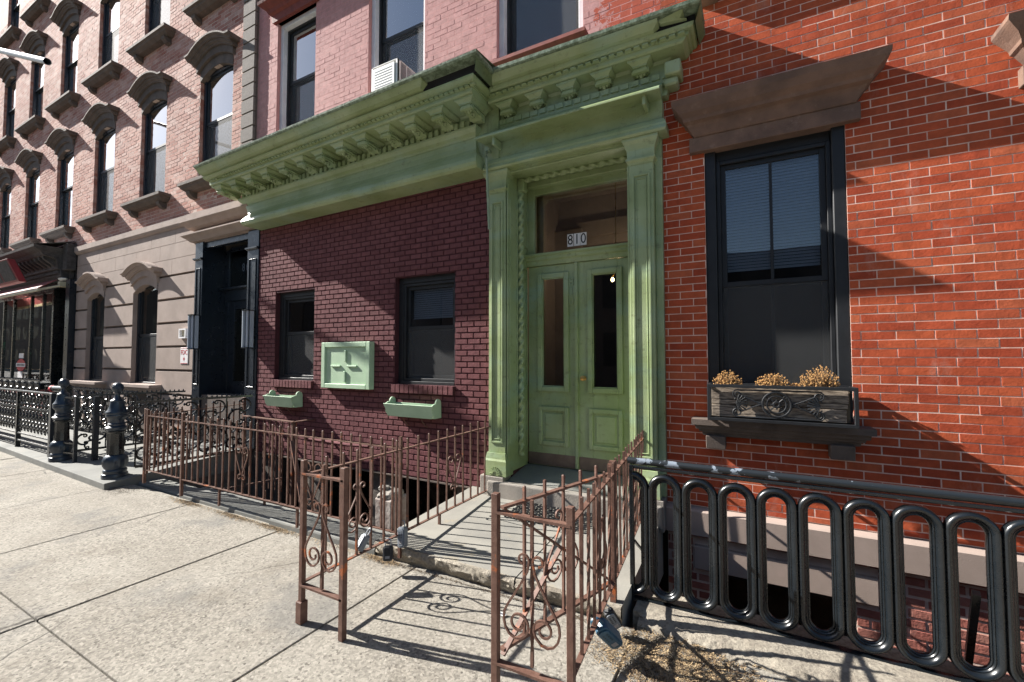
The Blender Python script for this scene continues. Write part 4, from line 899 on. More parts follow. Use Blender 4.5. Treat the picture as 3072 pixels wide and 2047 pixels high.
for a, b in zip(xm[:-1], xm[1:]): MB().box(a + .03, b - .03, 4.15, 4.156, 1.05, 3.22).build('shop_pane', 'glass', sh)
dd = MB(); dd.box(-14.9, -13.8, 4.5, 4.56, .2, 3.3)
for k in range(7): dd.box(-14.86 + k * .15, -14.84 + k * .15, 4.47, 4.5, .3, 3.2)
dd.build('recessed_door', 'black_paint', sh)
MB().sweep([(3.46, 4.13, -20.3, -13.86), (3.47, 4.08, -20.3, -13.87), (3.55, 4.02, -20.3, -13.9), (3.60, 3.99, -20.3, -13.92), (3.64, 3.93, -20.3, -13.93), (3.80, 3.90, -20.3, -13.93), (3.86, 3.86, -20.3, -13.93), (3.88, 3.66, -20.3, -13.93), (3.93, 3.64, -20.3, -13.92), (3.93, 3.50, -20.3, -13.9), (3.98, 3.44, -20.3, -13.88)], 4.1).build('shop_cornice', 'shop_wood', sh)
MB().add([(-20.3, 3.46, 4.131), (-13.86, 3.46, 4.131), (-13.62, 4.09, 4.30), (-20.3, 4.09, 4.30)], [(0, 1, 2, 3)]).build('shop_roof', 'steel_grey', sh)
MB().box(-13.84, -13.60, 3.93, 4.1, 3.62, 4.22).build('cornice_end_block', 'shop_wood', sh, bevel=.01)
for k in range(14):
    q = MB(); x = -14.05 - k * .26; q.prism([(3.66, 3.93), (3.68, 3.86), (3.75, 3.80), (3.83, 3.74), (3.88, 3.70), (3.88, 3.93)], lambda u, v, d: (d, u, v), x - .10, x); q.build('modillion', 'shop_wood', sh, bevel=.008)
for k in range(34): x = -13.98 - k * .075; MB().box(x - .045, x, 3.89, 3.93, 3.55, 3.62).build('dentil', 'shop_wood', sh)
q = thing('shop_sign', 'maroon boxed shop sign with a gold letter leaning out over the awning', 'sign', (-17, 3.4, 3.4))
def tilt(x, u, v): # u across thickness, v up
    return (x, 3.42 - .20 * v - u, 3.34 + v * .48)
for (a, b, mt, nm_) in ((-20.2, -14.5, 'oxblood', 'sign_board'),):
    m = MB(); P = [tilt(a, 0, 0), tilt(b, 0, 0), tilt(b, 0, 1), tilt(a, 0, 1)]; Q = [(x, y + .12, z) for x, y, z in P]; m.add(P + Q, [(0, 1, 2, 3), (7, 6, 5, 4), (1, 5, 6, 2), (3, 2, 6, 7), (0, 4, 5, 1)]); m.build(nm_, 'oxblood', q, bevel=.004)
    m = MB()
    for (a2, b2) in ((-20.1, -15.42), (-15.36, -14.58)):
        m.add([(a2, 3.397, 3.38), (b2, 3.397, 3.38), (b2, 3.227, 3.79), (a2, 3.227, 3.79)], [(0, 1, 2, 3)])
    m.build('sign_face', 'shop_wood', q)
text('m', .30, 'gold_paint', q, (-16.1, 3.29, 3.60), rot=(radians(112), 0, 0), name='lettering', ext=.006)
aw = thing('shop_awning', 'folded red awning with cream front bar above the shop window', 'awning', (-17, 3.5, 3.1))
MB().add([(-20.2, 3.62, 3.19), (-14.2, 3.62, 3.19), (-14.2, 3.95, 3.44), (-20.2, 3.95, 3.44), (-20.2, 3.62, 3.17), (-14.2, 3.62, 3.17), (-14.2, 3.95, 3.42), (-20.2, 3.95, 3.42)], [(0, 1, 2, 3), (4, 7, 6, 5), (4, 5, 1, 0), (5, 6, 2, 1)]).build('canopy', 'awning_red', aw)
MB().bar((-20.2, 3.60, 3.14), (-13.95, 3.60, 3.14), .05, ht=.07).build('front_bar', 'cream_metal', aw, bevel=.006)
MB().bar((-13.98, 3.62, 3.14), (-13.90, 4.0, 3.30), .045).bar((-13.90, 3.9, 3.30), (-13.90, 4.09, 3.30), .12).build('arm', 'cream_metal', aw, bevel=.006)
q = thing('shop_lamp', 'white oval bulkhead lamp under the shop cornice end', 'lamp', (-13.9, 4.0, 3.42))
m = MB(); m.lathe([(.01, -.05), (.05, -.045), (.07, -.02), (.075, 0), (.06, .01)], (0, 0, 0), 14); m.v = [(-13.95 + x * 2.0, 3.98 + y, 3.44 + z) for x, y, z in m.v]; m.build('lamp_body', 'white_plastic', q, smooth=True)
# shop interior and stickers
MB().box(-20.2, -14.6, 5.3, 5.35, .3, 3.4).build('shop_back_wall', 'interior_tan', sh)
q = thing('shop_poster', 'red food poster with a round cream emblem inside the shop window', 'poster', (-17.2, 4.24, 2.2))
MB().box(-17.78, -16.55, 4.23, 4.235, 2.25, 3.15).build('sheet', 'poster_red', q)
for (ra, rb) in ((.20, .23), (.0, .17)):
    m = MB(); n = 28
    for k in range(n):
        a, b = 2 * pi * k / n, 2 * pi * (k + 1) / n; m.quad((-16.95 + ra * cos(a), 4.226, 2.72 + ra * sin(a)), (-16.95 + rb * cos(a), 4.226, 2.72 + rb * sin(a)), (-16.95 + rb * cos(b), 4.226, 2.72 + rb * sin(b)), (-16.95 + ra * cos(b), 4.226, 2.72 + ra * sin(b)))
    m.build('emblem', 'cream_metal', q)
q = thing('food_banner', 'dark red picture banner inside the right shop windows', 'poster', (-15.9, 4.5, 2.2))
m = MB(); m.add([(-16.45, 4.22, 3.2), (-15.05, 4.22, 3.2), (-15.05, 4.22, 2.2), (-15.5, 4.22, 2.35), (-16.1, 4.22, 2.7)], [(0, 4, 3, 2, 1)]); m.build('sheet', 'poster_food', q)
q = thing('neon_sign', 'small lit open sign of red green and orange boxes in the shop window', 'sign', (-17.7, 4.3, 1.85))
for (a, b, mt) in ((-18.75, -18.35, 'neon_green'), (-18.2, -18.0, 'neon_orange'), (-16.0, -15.72, 'neon_red')): MB().box(a, b, 4.21, 4.22, 1.86, 2.06).build('lit_panel', mt, q)
q = thing('neon_scroll', 'green neon tubes hanging in the right shop window', 'sign', (-15.6, 4.35, 1.6))
MB().tube([(-16.2, 4.22, 2.2), (-16.3, 4.22, 1.9), (-16.35, 4.22, 1.6)], .012, 5).tube([(-15.9, 4.22, 2.25), (-15.82, 4.22, 1.9), (-15.9, 4.22, 1.7), (-16.0, 4.22, 1.5)], .012, 5).build('neon_tube', 'neon_green', q)
q = thing('shop_pendants', 'row of lit yellow pendant bulbs inside the shop', 'lamp', (-17, 4.8, 2.4))
for x in (-19.3, -18.75, -18.2, -17.2): MB().lathe([(.01, -.05), (.05, -.03), (.055, .02), (.02, .05)], (x, 4.45, 2.12), 10).build('bulb', 'bulb_glow', q, smooth=True)
sl_ = bpy.data.lights.new('shop_light', 'POINT'); sl_.energy = 120; sl_.color = (1, .85, .65); sl_.shadow_soft_size = .1
slo = bpy.data.objects.new('shop_light', sl_); COL.objects.link(slo); slo.location = (-18, 4.6, 2.9)
MB().box(-20.15, -20.1, 4.4, 5.3, .3, 3.4).build('shop_side_wall', 'paper_white', sh)
MB().box(-19.9, -15.0, 4.36, 5.1, 1.0, 1.06).box(-19.8, -15.1, 4.38, 5.0, .4, 1.0).build('shop_counter', 'paper_white', sh)
for x, h_, mt_ in ((-19.4, .5, 'sign_red'), (-18.9, .3, 'cream_metal'), (-18.4, .4, 'blue_plastic'), (-17.9, .25, 'sign_white'), (-16.3, .45, 'gold_paint'), (-15.8, .3, 'sign_red'), (-15.35, .5, 'sign_white')): MB().box(x, x + .3, 4.24, 4.34, 1.06, 1.06 + h_ * 1.5).build('display_box', mt_, sh)
q = thing('window_sticker', 'round red and white delivery sticker low on the shop glass', 'sticker', (-17.1, 4.14, 1.1))
m = MB(); n = 24; m.add([(-17.15 + .33 * cos(2 * pi * k / n), 4.142, 1.42 + .16 * sin(2 * pi * k / n)) for k in range(n)], [tuple(range(n))[::-1]]); m.build('disc', 'sign_red', q)
MB().box(-17.5, -16.8, 4.138, 4.140, 1.37, 1.47).build('band', 'sign_white', q)
MB().box(-17.35, -16.98, 4.138, 4.140, 1.08, 1.24).build('label', 'sign_white', q); MB().box(-17.3, -16.95, 4.138, 4.140, 1.60, 1.73).build('label', 'sign_white', q)
m = MB()
for k in range(6): m.box(-17.42 + k * .1, -17.36 + k * .1, 4.135, 4.137, 1.395, 1.445)
m.build('print', 'ink_black', q)
tag(MB().box(-14.72, -14.35, 4.40, 4.47, 1.28, 1.50).build('brass_box', 'cream_metal', bevel=.01), 'square cream letter box on the black recessed shop doorway', 'letter box')

# ---------------------------------------------------------------- white pole end high at the left
m = MB(); A = Vector((-3.898, 1, 1.887)) * 2.2; B = Vector((-4.869, 1, 2.29)) * 2.2; dirp = (B - A)
P0 = A + Vector((0, 0, 1.6)); P1 = P0 + dirp * 3.2
m.tube([tuple(P0 + (P1 - P0) * t) for t in (0, .5, 1)], .045, 16, caps=False); m.tube([tuple(P1), tuple(P0 - (P1 - P0) * .0)], .038, 16, caps=False)
tag(m.build('lamp_arm', 'grey_plastic', smooth=True), 'pale metal tube end sticking into view at upper left', 'pole')

# ---------------------------------------------------------------- rusty fences
PW = .0135
def picket_mesh(z0, z1, tw=False, wd=PW, point=True):
    m = MB(); h = z1 - z0
    if tw:
        n = 34; pts = [(0, 0, h * i / n) for i in range(n + 1)]; base = 0
        for i in range(n + 1):
            z = h * i / n; t = 0 if (z < .06 or z > h - .22) else (z - .06) * 14
            for k in range(4): th = pi / 4 + k * pi / 2 + t; m.v.append((cos(th) * wd * .707, sin(th) * wd * .707, z))
        for i in range(n):
            for k in range(4): q = (k + 1) % 4; m.f.append((i * 4 + k, i * 4 + q, i * 4 + 4 + q, i * 4 + 4 + k))
        m.f.append((n * 4, n * 4 + 1, n * 4 + 2, n * 4 + 3))
    else:
        a = wd / 2; m.box(-a, a, -a, a, 0, h - .004); m.add([(-a, -a, h - .004), (a, -a, h - .004), (a, a, h - .004), (-a, a, h - .004), (-a * .5, -a * .5, h), (a * .5, -a * .5, h), (a * .5, a * .5, h), (-a * .5, a * .5, h)], [(4, 5, 6, 7), (0, 1, 5, 4), (1, 2, 6, 5), (2, 3, 7, 6), (3, 0, 4, 7)])
    me = bpy.data.meshes.new('picket'); me.from_pydata(m.v, [], m.f); me.materials.append(MT['rusty_iron']); return me
def spiral(cx, cz, r0, a0, turns, d=1, n=22, r1=.25):
    out = []
    for i in range(n + 1):
        t = i / n; a = a0 + d * 2 * pi * turns * t; r = r0 * (1 - (1 - r1) * t); out.append((cx + r * cos(a), cz + r * sin(a)))
    return out
def teardrop(s=1.0):
    # outline starting at small top curl, down a straight leg, around a big lower lobe that spirals inwards
    out = []
    top = spiral(.038, .0, .030, radians(200), .8, -1, 12, .55)[::-1]     # small outward curl, ends at left
    out += top
    out += [(.018, -.05), (.045, -.10), (.085, -.165), (.115, -.21)]
    out += [(.133, -.245), (.137, -.28), (.128, -.315), (.108, -.34), (.080, -.352), (.050, -.346), (.026, -.325)]
    out += spiral(.062, -.285, .052, radians(215), 1.15, -1, 22, .35)
    return [(x * s, z * s) for x, z in out]
def heart(s=1.0):
    out = spiral(.052, .0, .046, radians(-60), 1.25, 1, 22, .35)[::-1]
    out = [(x, z) for x, z in out]
    # from upper lobe outer side down to the point, finishing with small outward curl
    out = spiral(.05, -.005, .018, radians(250), -1.0, 1, 14, 1.0)
    out = spiral(.055, .0, .05, radians(0), .92, 1, 20, .30)[::-1] + [(.103, -.03), (.085, -.08), (.05, -.15), (.015, -.225)]
    out += spiral(.034, -.262, .028, radians(130), .85, -1, 12, .55)
    return [(x * s, z * s) for x, z in out]
def scroll(parent, fn, P, ux, flip=1, s=1.0, wd=.012, name='scroll'):
    U = Vector(ux).normalized(); m = MB()
    for sx in (-1, 1):
        pts = [Vector(P) + U * (x * sx) + Vector((0, 0, z * flip)) for x, z in fn(s)]
        N = U.cross(Vector((0, 0, 1)))
        m.tube(pts, .0065, 4, up=N, start=pi / 4, sx=1.0)
    return m.build(name, 'rusty_iron', parent)
zt, zb, ztop = .885, .238, .965
pk = picket_mesh(zb, ztop); pkt = picket_mesh(zb, ztop, True); pko = picket_mesh(zb, ztop, True, .016)
def rail(parent, a, b, wd=.026, ht=.009): return MB().bar(a, b, wd, ht=ht).build('rail', 'rusty_iron', parent)
def rails(parent, A, B, zt_=zt, zb_=zb): rail(parent, (A[0], A[1], zt_), (B[0], B[1], zt_)); rail(parent, (A[0], A[1], zb_), (B[0], B[1], zb_))
def post(parent, x, y, z0, z1=.975, wd=.030): return MB().box(x - wd / 2, x + wd / 2, y - wd / 2, y + wd / 2, z0, z1).build('post', 'rusty_iron', parent, bevel=.002)
def pickets(parent, A, B, n, mesh, tw=None, zj=0, skip=()):
    ang = atan2(B[1] - A[1], B[0] - A[0])
    for i in range(n):
        if i in skip: continue
        t = (i + .5) / n; me = tw if (tw and i % 2) else mesh
        o = bpy.data.objects.new('picket', me); put(o, parent, (A[0] + (B[0] - A[0]) * t, A[1] + (B[1] - A[1]) * t, zb + random.uniform(-.004, .004))); o.rotation_euler = (random.uniform(-.008, .008), random.uniform(-.008, .008), ang)
FY = 2.65
f1 = thing('iron_fence', 'rusty brown iron picket fence along the kerb in front of the maroon wall', 'fence', (-4, FY, 0), 'rusty iron fences')
rails(f1, (-5.66, FY), (-2.42, FY), .892, .238); pickets(f1, (-5.62, FY), (-2.44, FY), 27, pk)
for x, z0 in ((-5.655, .05), ): post(f1, x, FY, z0, .98)
for x in (-4.92, -3.66): MB().box(x - .01, x + .01, FY + .0, FY + .02, .055, .238).build('foot', 'rusty_iron', f1)
MB().box(-4.55, -4.53, 2.9, 2.92, .0, .2).build('foot', 'rusty_iron', f1)
scroll(f1, heart, (-4.50, FY - .012, .67), (1, 0, 0), 1, 1.0); scroll(f1, heart, (-3.43, FY - .012, .62), (1, 0, 0), 1, 1.15)
f2 = thing('iron_fence', 'short rusty picket fence section at the corner beside the big black newel', 'fence', (-6.1, FY, 0), 'rusty iron fences')
rails(f2, (-6.50, FY), (-5.70, FY), .90, .245); pickets(f2, (-6.45, FY), (-5.72, FY), 7, pk); post(f2, -6.52, FY, .08, .985); post(f2, -6.47, FY, .2, .975, .026)
f3 = thing('iron_fence', 'rusty side fence running from the corner post back to the black doorway', 'fence', (-6.65, 3.3, 0), 'rusty iron fences')
rails(f3, (-6.53, FY + .03), (-6.83, 4.03), .90, .25); pickets(f3, (-6.53, FY + .06), (-6.82, 4.0), 12, pk); post(f3, -6.83, 4.02, .15, 1.0, .04)
f4 = thing('iron_fence', 'rusty fence on the left edge of the stoop ending at the green pilaster', 'fence', (-2.42, 2.9, 0), 'rusty iron fences')
rails(f4, (-2.42, 1.80), (-2.405, 4.10)); pickets(f4, (-2.42, 1.90), (-2.405, 4.07), 17, pk)
MB().box(-2.431, -2.409, 2.64, 2.662, .05, .985).build('post', 'rusty_iron', f4)
scroll(f4, teardrop, (-2.432, 2.25, .70), (0, 1, 0), 1, .85); scroll(f4, heart, (-2.43, 3.38, .66), (0, 1, 0), 1, .95)
MB().box(-2.43, -2.41, 3.14, 3.16, .12, .24).build('foot', 'rusty_iron', f4)
# return panel of the left fence facing the street
post(f4, -2.42, 1.80, 0, .975, .030); post(f4, -2.065, 1.80, .0, .97, .034)
MB().box(-2.445, -2.395, 1.775, 1.825, 0, .13).build('post_shoe', 'rusty_iron', f4, bevel=.003)
for z in (.895, .225): MB().bar((-2.43, 1.80, z), (-2.06, 1.80, z), .034, ht=.012).build('rail', 'rusty_iron', f4)
o = bpy.data.objects.new('picket', pko); put(o, f4, (-2.243, 1.80, zb)); scroll(f4, teardrop, (-2.243, 1.787, .715), (1, 0, 0), 1, 1.0, name='scroll')
f5 = thing('iron_fence', 'rusty fence with twisted pickets on the right edge of the stoop by the black railing', 'fence', (-.76, 2.9, 0), 'rusty iron fences')
rails(f5, (-.685, 1.80), (-.845, 4.06), .897, .25); pickets(f5, (-.69, 1.9), (-.842, 4.05), 18, pk, pkt)
post(f5, -.685, 1.80, 0, .965, .031); post(f5, -1.055, 1.80, 0, .97, .033)
MB().box(-.775, -.74, 2.70, 2.735, .10, .965).build('post', 'rusty_iron', f5)
for z in (.885, .205): MB().bar((-1.06, 1.80, z), (-.68, 1.80, z), .034, ht=.012).build('rail', 'rusty_iron', f5)
o = bpy.data.objects.new('picket', pkt); put(o, f5, (-.868, 1.80, zb)); scroll(f5, teardrop, (-.868, 1.787, .70), (1, 0, 0), 1, 1.0)
scroll(f5, teardrop, (-.735, 2.42, .70), (-.07, 1, 0), 1, .8)
gt = thing('iron_gate', 'open rusty iron gate leaf with crossed diagonal braces and one broken scroll', 'gate', (-.9, 2.2, 0))
GA = (-1.045, 1.84); GB = (-.765, 2.70)
MB().bar((GA[0], GA[1], .892), (GB[0], GB[1], .892), .028, ht=.012).build('rail', 'rusty_iron', gt); MB().bar((GA[0], GA[1], .237), (GB[0], GB[1], .237), .030, ht=.014).build('rail', 'rusty_iron', gt)
for i in range(1, 6):
    t = i / 6; o = bpy.data.objects.new('picket', pkt if i == 2 else pk); put(o, gt, (GA[0] + (GB[0] - GA[0]) * t, GA[1] + (GB[1] - GA[1]) * t, zb)); o.rotation_euler = (0, 0, atan2(GB[1] - GA[1], GB[0] - GA[0]))
MB().bar((GB[0], GB[1], .22), (GB[0], GB[1], .95), .03).build('post', 'rusty_iron', gt)
U = (GB[0] - GA[0], GB[1] - GA[1], 0)
MB().bar((GA[0] - .01, GA[1] + .02, .885), (GB[0] - .01, GB[1], .245), .030, up=U, ht=.010).build('brace', 'rusty_iron', gt)
MB().bar((GA[0] + U[0] * .47, GA[1] + U[1] * .47, .58), (GA[0] + .01, GA[1] - .01, .22), .026, up=U, ht=.010).build('brace', 'rusty_iron', gt)
scroll(gt, teardrop, (-.905, 2.26, .76), U, 1, .95)
# fence round the cellar stairs
f6 = thing('stair_railing', 'low rusty railing round the cellar stairs against the maroon wall', 'railing', (-6, 3.8, 0))
MB().bar((-6.55, 3.85, .755), (-5.33, 3.80, .755), .05, ht=.012).build('rail', 'rusty_iron', f6); MB().bar((-5.33, 3.80, .755), (-5.33, 4.09, .755), .05, ht=.012).build('rail', 'rusty_iron', f6)
for i in range(9): MB().box(-6.45 + i * .14, -6.438 + i * .14, 3.82, 3.832, -.2, .75).build('picket', 'rusty_iron', f6)
MB().box(-5.38, -5.345, 3.79, 3.825, -.6, .75).build('post', 'rusty_iron', f6)
MB().bar((-5.36, 3.8, .5), (-4.3, 3.3, -.55), .05, ht=.03).build('handrail', 'rusty_iron', f6); MB().bar((-5.36, 3.85, .35), (-4.7, 3.6, -1.3), .04, ht=.02).build('brace', 'rusty_iron', f6)
MB().bar((-6.4, 3.45, -.2), (-5.5, 3.75, .0), .03).build('low_rail', 'rusty_iron', f6)
cs = thing('cellar_stairs', 'dark stone cellar stairs going down behind the rusty front fence', 'stairs', (-5.8, 3.4, -1.6))
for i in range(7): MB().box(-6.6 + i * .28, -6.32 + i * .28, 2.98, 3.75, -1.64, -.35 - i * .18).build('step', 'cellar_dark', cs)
bp_ = MB().tube([(-5.3, 4.02, .50), (-4.9, 4.0, .50), (-4.55, 4.01, .49), (-4.2, 4.03, .50)], .022, 8); tag(bp_.build('wall_pipe', 'maroon_brick', smooth=True), 'short maroon painted pipe low on the maroon wall behind the fence', 'pipe')

# ---------------------------------------------------------------- black iron railings
ov = thing('oval_railing', 'heavy black cast iron railing of linked ovals with chipped grey paint on its top rail', 'railing', (1.5, 2.95, .03))
RY = 2.96
m = MB(); m.tube([(-.72 + i * .35, RY, .925) for i in range(16)], .022, 14); m.build('top_rail', 'chipped_rail', ov, smooth=True)
MB().box(-.71, 4.5, RY - .018, RY + .018, .878, .898).build('rail_strap', 'black_paint', ov, bevel=.004)
MB().prism([(RY - .028, .035), (RY - .024, .052), (RY, .06), (RY + .024, .052), (RY + .028, .035)], lambda u, v, d: (d, u, v), -.70, 4.5).build('bottom_rail', 'black_paint', ov)
MB().box(-.71, -.685, RY - .02, RY + .02, .03, .90).build('end_post', 'black_paint', ov, bevel=.003)
def oval_mesh(half=False):
    R = .077; H = .78; cz1 = H - R - .022; cz0 = R + .022; pts = []
    a0, a1 = (-pi / 2, pi / 2) if half else (0, 2 * pi)
    if half:
        pts = [(R * cos(-pi / 2 + pi / 2 * i / 8), cz0 + R * sin(-pi / 2 + pi / 2 * i / 8)) for i in range(9)] + [(R * cos(pi / 2 * i / 8), cz1 + R * sin(pi / 2 * i / 8)) for i in range(9)]
    else:
        pts = [(R * cos(pi + pi * i / 16), cz0 + R * sin(pi + pi * i / 16)) for i in range(17)] + [(R * cos(pi * i / 16), cz1 + R * sin(pi * i / 16)) for i in range(17)]
    # moulded section: central rib with two stepped fillets
    sec = [(-.027, .014), (-.026, .002), (-.022, -.001), (-.018, .0005), (-.016, -.004), (-.012, -.0075), (-.008, -.0065), (-.0065, -.010), (-.002, -.018), (.005, -.0235), (.012, -.025), (.019, -.022), (.0245, -.014), (.0272, -.003), (.0272, .014)]
    m = MB(); n = len(pts); ns = len(sec)
    for i, (x, z) in enumerate(pts):
        if half: p0 = pts[max(i - 1, 0)]; p1 = pts[min(i + 1, n - 1)]
        else: p0 = pts[i - 1]; p1 = pts[(i + 1) % n]
        tx, tz = p1[0] - p0[0], p1[1] - p0[1]; l = hypot(tx, tz); nx, nz = tz / l, -tx / l
        for (u, v) in sec: m.v.append((x + nx * u, v, z + nz * u))
    for i in range(n - 1 if half else n):
        j = (i + 1) % n
        for k in range(ns - 1): m.f.append((i * ns + k, i * ns + k + 1, j * ns + k + 1, j * ns + k))
        m.f.append((i * ns + ns - 1, i * ns, j * ns, j * ns + ns - 1))
    me = bpy.data.meshes.new('oval'); me.from_pydata(m.v, [], m.f); me.materials.append(MT['black_paint']); me.polygons.foreach_set('use_smooth', [True] * len(me.polygons)); 
    try: me.set_sharp_from_angle(angle=radians(35))
    except Exception: pass
    return me
om = oval_mesh()
for i in range(24): put(bpy.data.objects.new('oval', om), ov, (-.490 + i * .2032, RY, .072))
put(bpy.data.objects.new('half_oval', oval_mesh(True)), ov, (-.693, RY, .072))
MB().bar((.96, RY + .06, .45), (1.05, 3.6, -.6), .03).build('brace', 'black_paint', ov); MB().bar((-.69, RY + .02, .40), (-.66, RY + .5, .06), .014).build('brace', 'black_paint', ov)

# newel posts
def newel(x, y, z, label, gi):
    t = thing('newel_post', label, 'newel post', (x, y, z), 'black cast iron newel posts')
    pr = [(.134, 0), (.134, .03), (.128, .05), (.118, .055), (.118, .075), (.122, .085), (.118, .10), (.106, .11), (.108, .118), (.125, .15), (.133, .19), (.130, .23), (.112, .265), (.088, .285), (.080, .29)]
    MB().lathe(pr, (x, y, z), 32, 14, .012, (.13, .25)).build('base', 'blue_iron', t, smooth=True)
    MB().lathe([(.086, .29), (.084, .40), (.082, .55), (.084, .565), (.094, .572), (.096, .585)], (x, y, z), 32, 12, .010, (.30, .55)).build('shaft', 'black_paint', t, smooth=True)
    MB().lathe([(.082, .585), (.10, .60), (.112, .62), (.113, .635), (.10, .645), (.088, .655), (.09, .675), (.078, .69), (.078, .72), (.082, .74), (.108, .765), (.112, .785), (.107, .80), (.113, .81), (.113, .825), (.104, .84), (.09, .86), (.078, .90), (.07, .945), (.068, .96), (.073, .968), (.066, .98), (.045, .99), (.035, 1.01), (.026, 1.03), (.026, 1.06), (.034, 1.075)], (x, y, z), 32).build('capital', 'blue_iron', t, smooth=True)
    m = MB(); n = 22; pts = []
    for i in range(15):
        a = pi * i / 14; r = .056 * sin(a) + .004; zz = 1.135 - .066 * cos(a)
        pts.append((r, zz))
    base = len(m.v)
    for i, (r, zz) in enumerate(pts):
        for k in range(n): th = 2 * pi * (k + .5 * (i % 2)) / n; rr = r * (1 + (.045 if (i + k) % 2 else -.02)); m.v.append((x + rr * cos(th), y + rr * sin(th), z + zz))
    for i in range(len(pts) - 1):
        for k in range(n): q = (k + 1) % n; m.f.append((i * n + k, i * n + q, (i + 1) * n + q, (i + 1) * n + k))
    m.build('pineapple_finial', 'blue_iron', t)
    return t
newel(-7.17, 2.60, .085, 'large black iron newel post with pineapple top at the platform corner nearest the rusty fence', 1)
newel(-9.02, 2.63, .095, 'black iron newel post with pineapple top between the two dark railings further left', 2)
# ornamental cast panels
def cscroll(m, c, r, a0, a1, tr, U, n=12, curl=True):
    pts = [(r * cos(a0 + (a1 - a0) * i / n), r * sin(a0 + (a1 - a0) * i / n)) for i in range(n + 1)]
    if curl:
        for end in (0, 1):
            p = pts[-1] if end else pts[0]; d = (1 if a1 > a0 else -1) * (1 if end else -1); a = (a1 if end else a0)
            ex = []; rr = r * .30; cx, cz = p[0] - rr * cos(a), p[1] - rr * sin(a)
            for i in range(1, 10): aa = a + d * i * .62; q = rr * (1 - i * .07); ex.append((cx + q * cos(aa), cz + q * sin(aa)))
            pts = pts + ex if end else ex[::-1] + pts
    P = [Vector(c) + U * x + Vector((0, 0, z)) for x, z in pts]
    N = U.cross(Vector((0, 0, 1))); k = len(P); m.tube(P, [tr * 1.35 * (.6 + .4 * sin(pi * i / (k - 1))) for i in range(k)], 5, up=N)
def ornate(A, B, z0, z1, label, n, post_=True):
    t = thing('ornamental_railing', label, 'railing', ((A[0] + B[0]) / 2, (A[1] + B[1]) / 2, z0), 'black ornamental iron railings')
    U = Vector((B[0] - A[0], B[1] - A[1], 0)); Lh = U.length; U.normalize(); V = Vector((A[0], A[1], 0))
    m = MB(); m.bar((A[0], A[1], z1), (B[0], B[1], z1), .035, ht=.028); ns = int(Lh / .06)
    for i in range(ns): p = V + U * ((i + .5) * Lh / ns); m.tube([(p.x, p.y, z1 + .01), (p.x, p.y, z1 + .022), (p.x, p.y, z1 + .045)], [.014, .012, .002], 5)
    m.build('top_rail', 'black_paint', t)
    MB().bar((A[0], A[1], z0 + .10), (B[0], B[1], z0 + .13), .03).build('bottom_rail', 'black_paint', t)
    w_ = Lh / n; h = z1 - z0
    me = None
    for i in range(n):
        m = MB(); c = V + U * ((i + .5) * w_); s = w_ / .30
        P = lambda dx, dz: (c.x + U.x * dx, c.y + U.y * dx, z0 + dz)
        cscroll(m, P(-.02 * s, h * .68), .10 * s, radians(60), radians(300), .011, U); cscroll(m, P(.05 * s, h * .86), .08 * s, radians(-120), radians(100), .010, U)
        cscroll(m, P(.05 * s, h * .38), .11 * s, radians(-120), radians(120), .013, U); cscroll(m, P(-.07 * s, h * .28), .07 * s, radians(80), radians(290), .011, U)
        cscroll(m, P(.0, h * .18), .06 * s, radians(-40), radians(220), .010, U); cscroll(m, P(-.09 * s, h * .50), .05 * s, radians(-90), radians(150), .009, U)
        cscroll(m, P(.10 * s, h * .60), .05 * s, radians(20), radians(260), .009, U)
        for (dx, dz, r_) in ((-.03, .52, .016), (.02, .56, .014), (.06, .70, .014), (-.09, .80, .016), (.09, .20, .015), (-.02, .40, .015), (0, .93, .014), (-.10, .36, .013), (.1, .47, .013)):
            p = P(dx * s, dz * h); q = Vector(p)
            m.tube([tuple(q - Vector((0, 0, r_ * 1.4))), p, tuple(q + Vector((0, 0, r_ * 1.4)))], [r_ * .4, r_ * 1.25, r_ * .4], 6)
        m.bar(P(-w_ / 2, .10), P(-w_ / 2, h), .014)
        o = m.build('scroll_panel', 'black_paint', t, smooth=True)
    return t
ornate((-7.0, 2.74), (-6.66, 4.04), .10, 1.03, 'black ornamental railing from the big newel back to the black doorway', 4)
ornate((-9.0, 2.78), (-8.58, 4.04), .10, 1.03, 'black ornamental railing from the far newel to the left side of the black doorway', 4)
ornate((-13.4, 3.62), (-9.2, 3.62), .15, 1.00, 'black ornamental railing below the two brownstone windows', 12)
ornate((-19.5, 3.62), (-13.7, 3.62), .15, 1.10, 'black ornamental railing below the shop window', 14)
# front railing of the left house: plain frame with dense cast panels
t = thing('dense_railing', 'long black railing of dense cast ornament at the far left kerb', 'railing', (-12.8, 2.66, .1))
MB().bar((-16.5, 2.68, 1.05), (-9.42, 2.64, 1.05), .05, ht=.03).build('top_rail', 'black_paint', t, bevel=.004)
for z in (.34, .22): MB().tube([(-16.5, 2.68, z), (-9.42, 2.64, z)], .014, 8).build('bottom_rail', 'black_paint', t, smooth=True)
MB().box(-9.46, -9.38, 2.60, 2.68, .07, 1.06).build('end_post', 'navy_paint', t, bevel=.004)
for x in (-11.0, -12.6, -14.2, -15.8): MB().box(x - .02, x + .02, 2.63, 2.69, .08, 1.04).build('post', 'black_paint', t)
U = Vector((1, 0, 0)); pm = MB()
for (cx, cz, r_, a, b, tr_) in ((-.03, .15, .05, 60, 300, .011), (.04, .10, .04, -120, 120, .010), (0, .27, .045, -60, 200, .010), (-.035, .38, .04, 80, 290, .010), (.04, .45, .045, -120, 110, .011), (0, .55, .04, 20, 240, .010), (-.04, .62, .03, -60, 150, .009)):
    cscroll(pm, (cx, 0, cz), r_, radians(a), radians(b), tr_, U, 8)
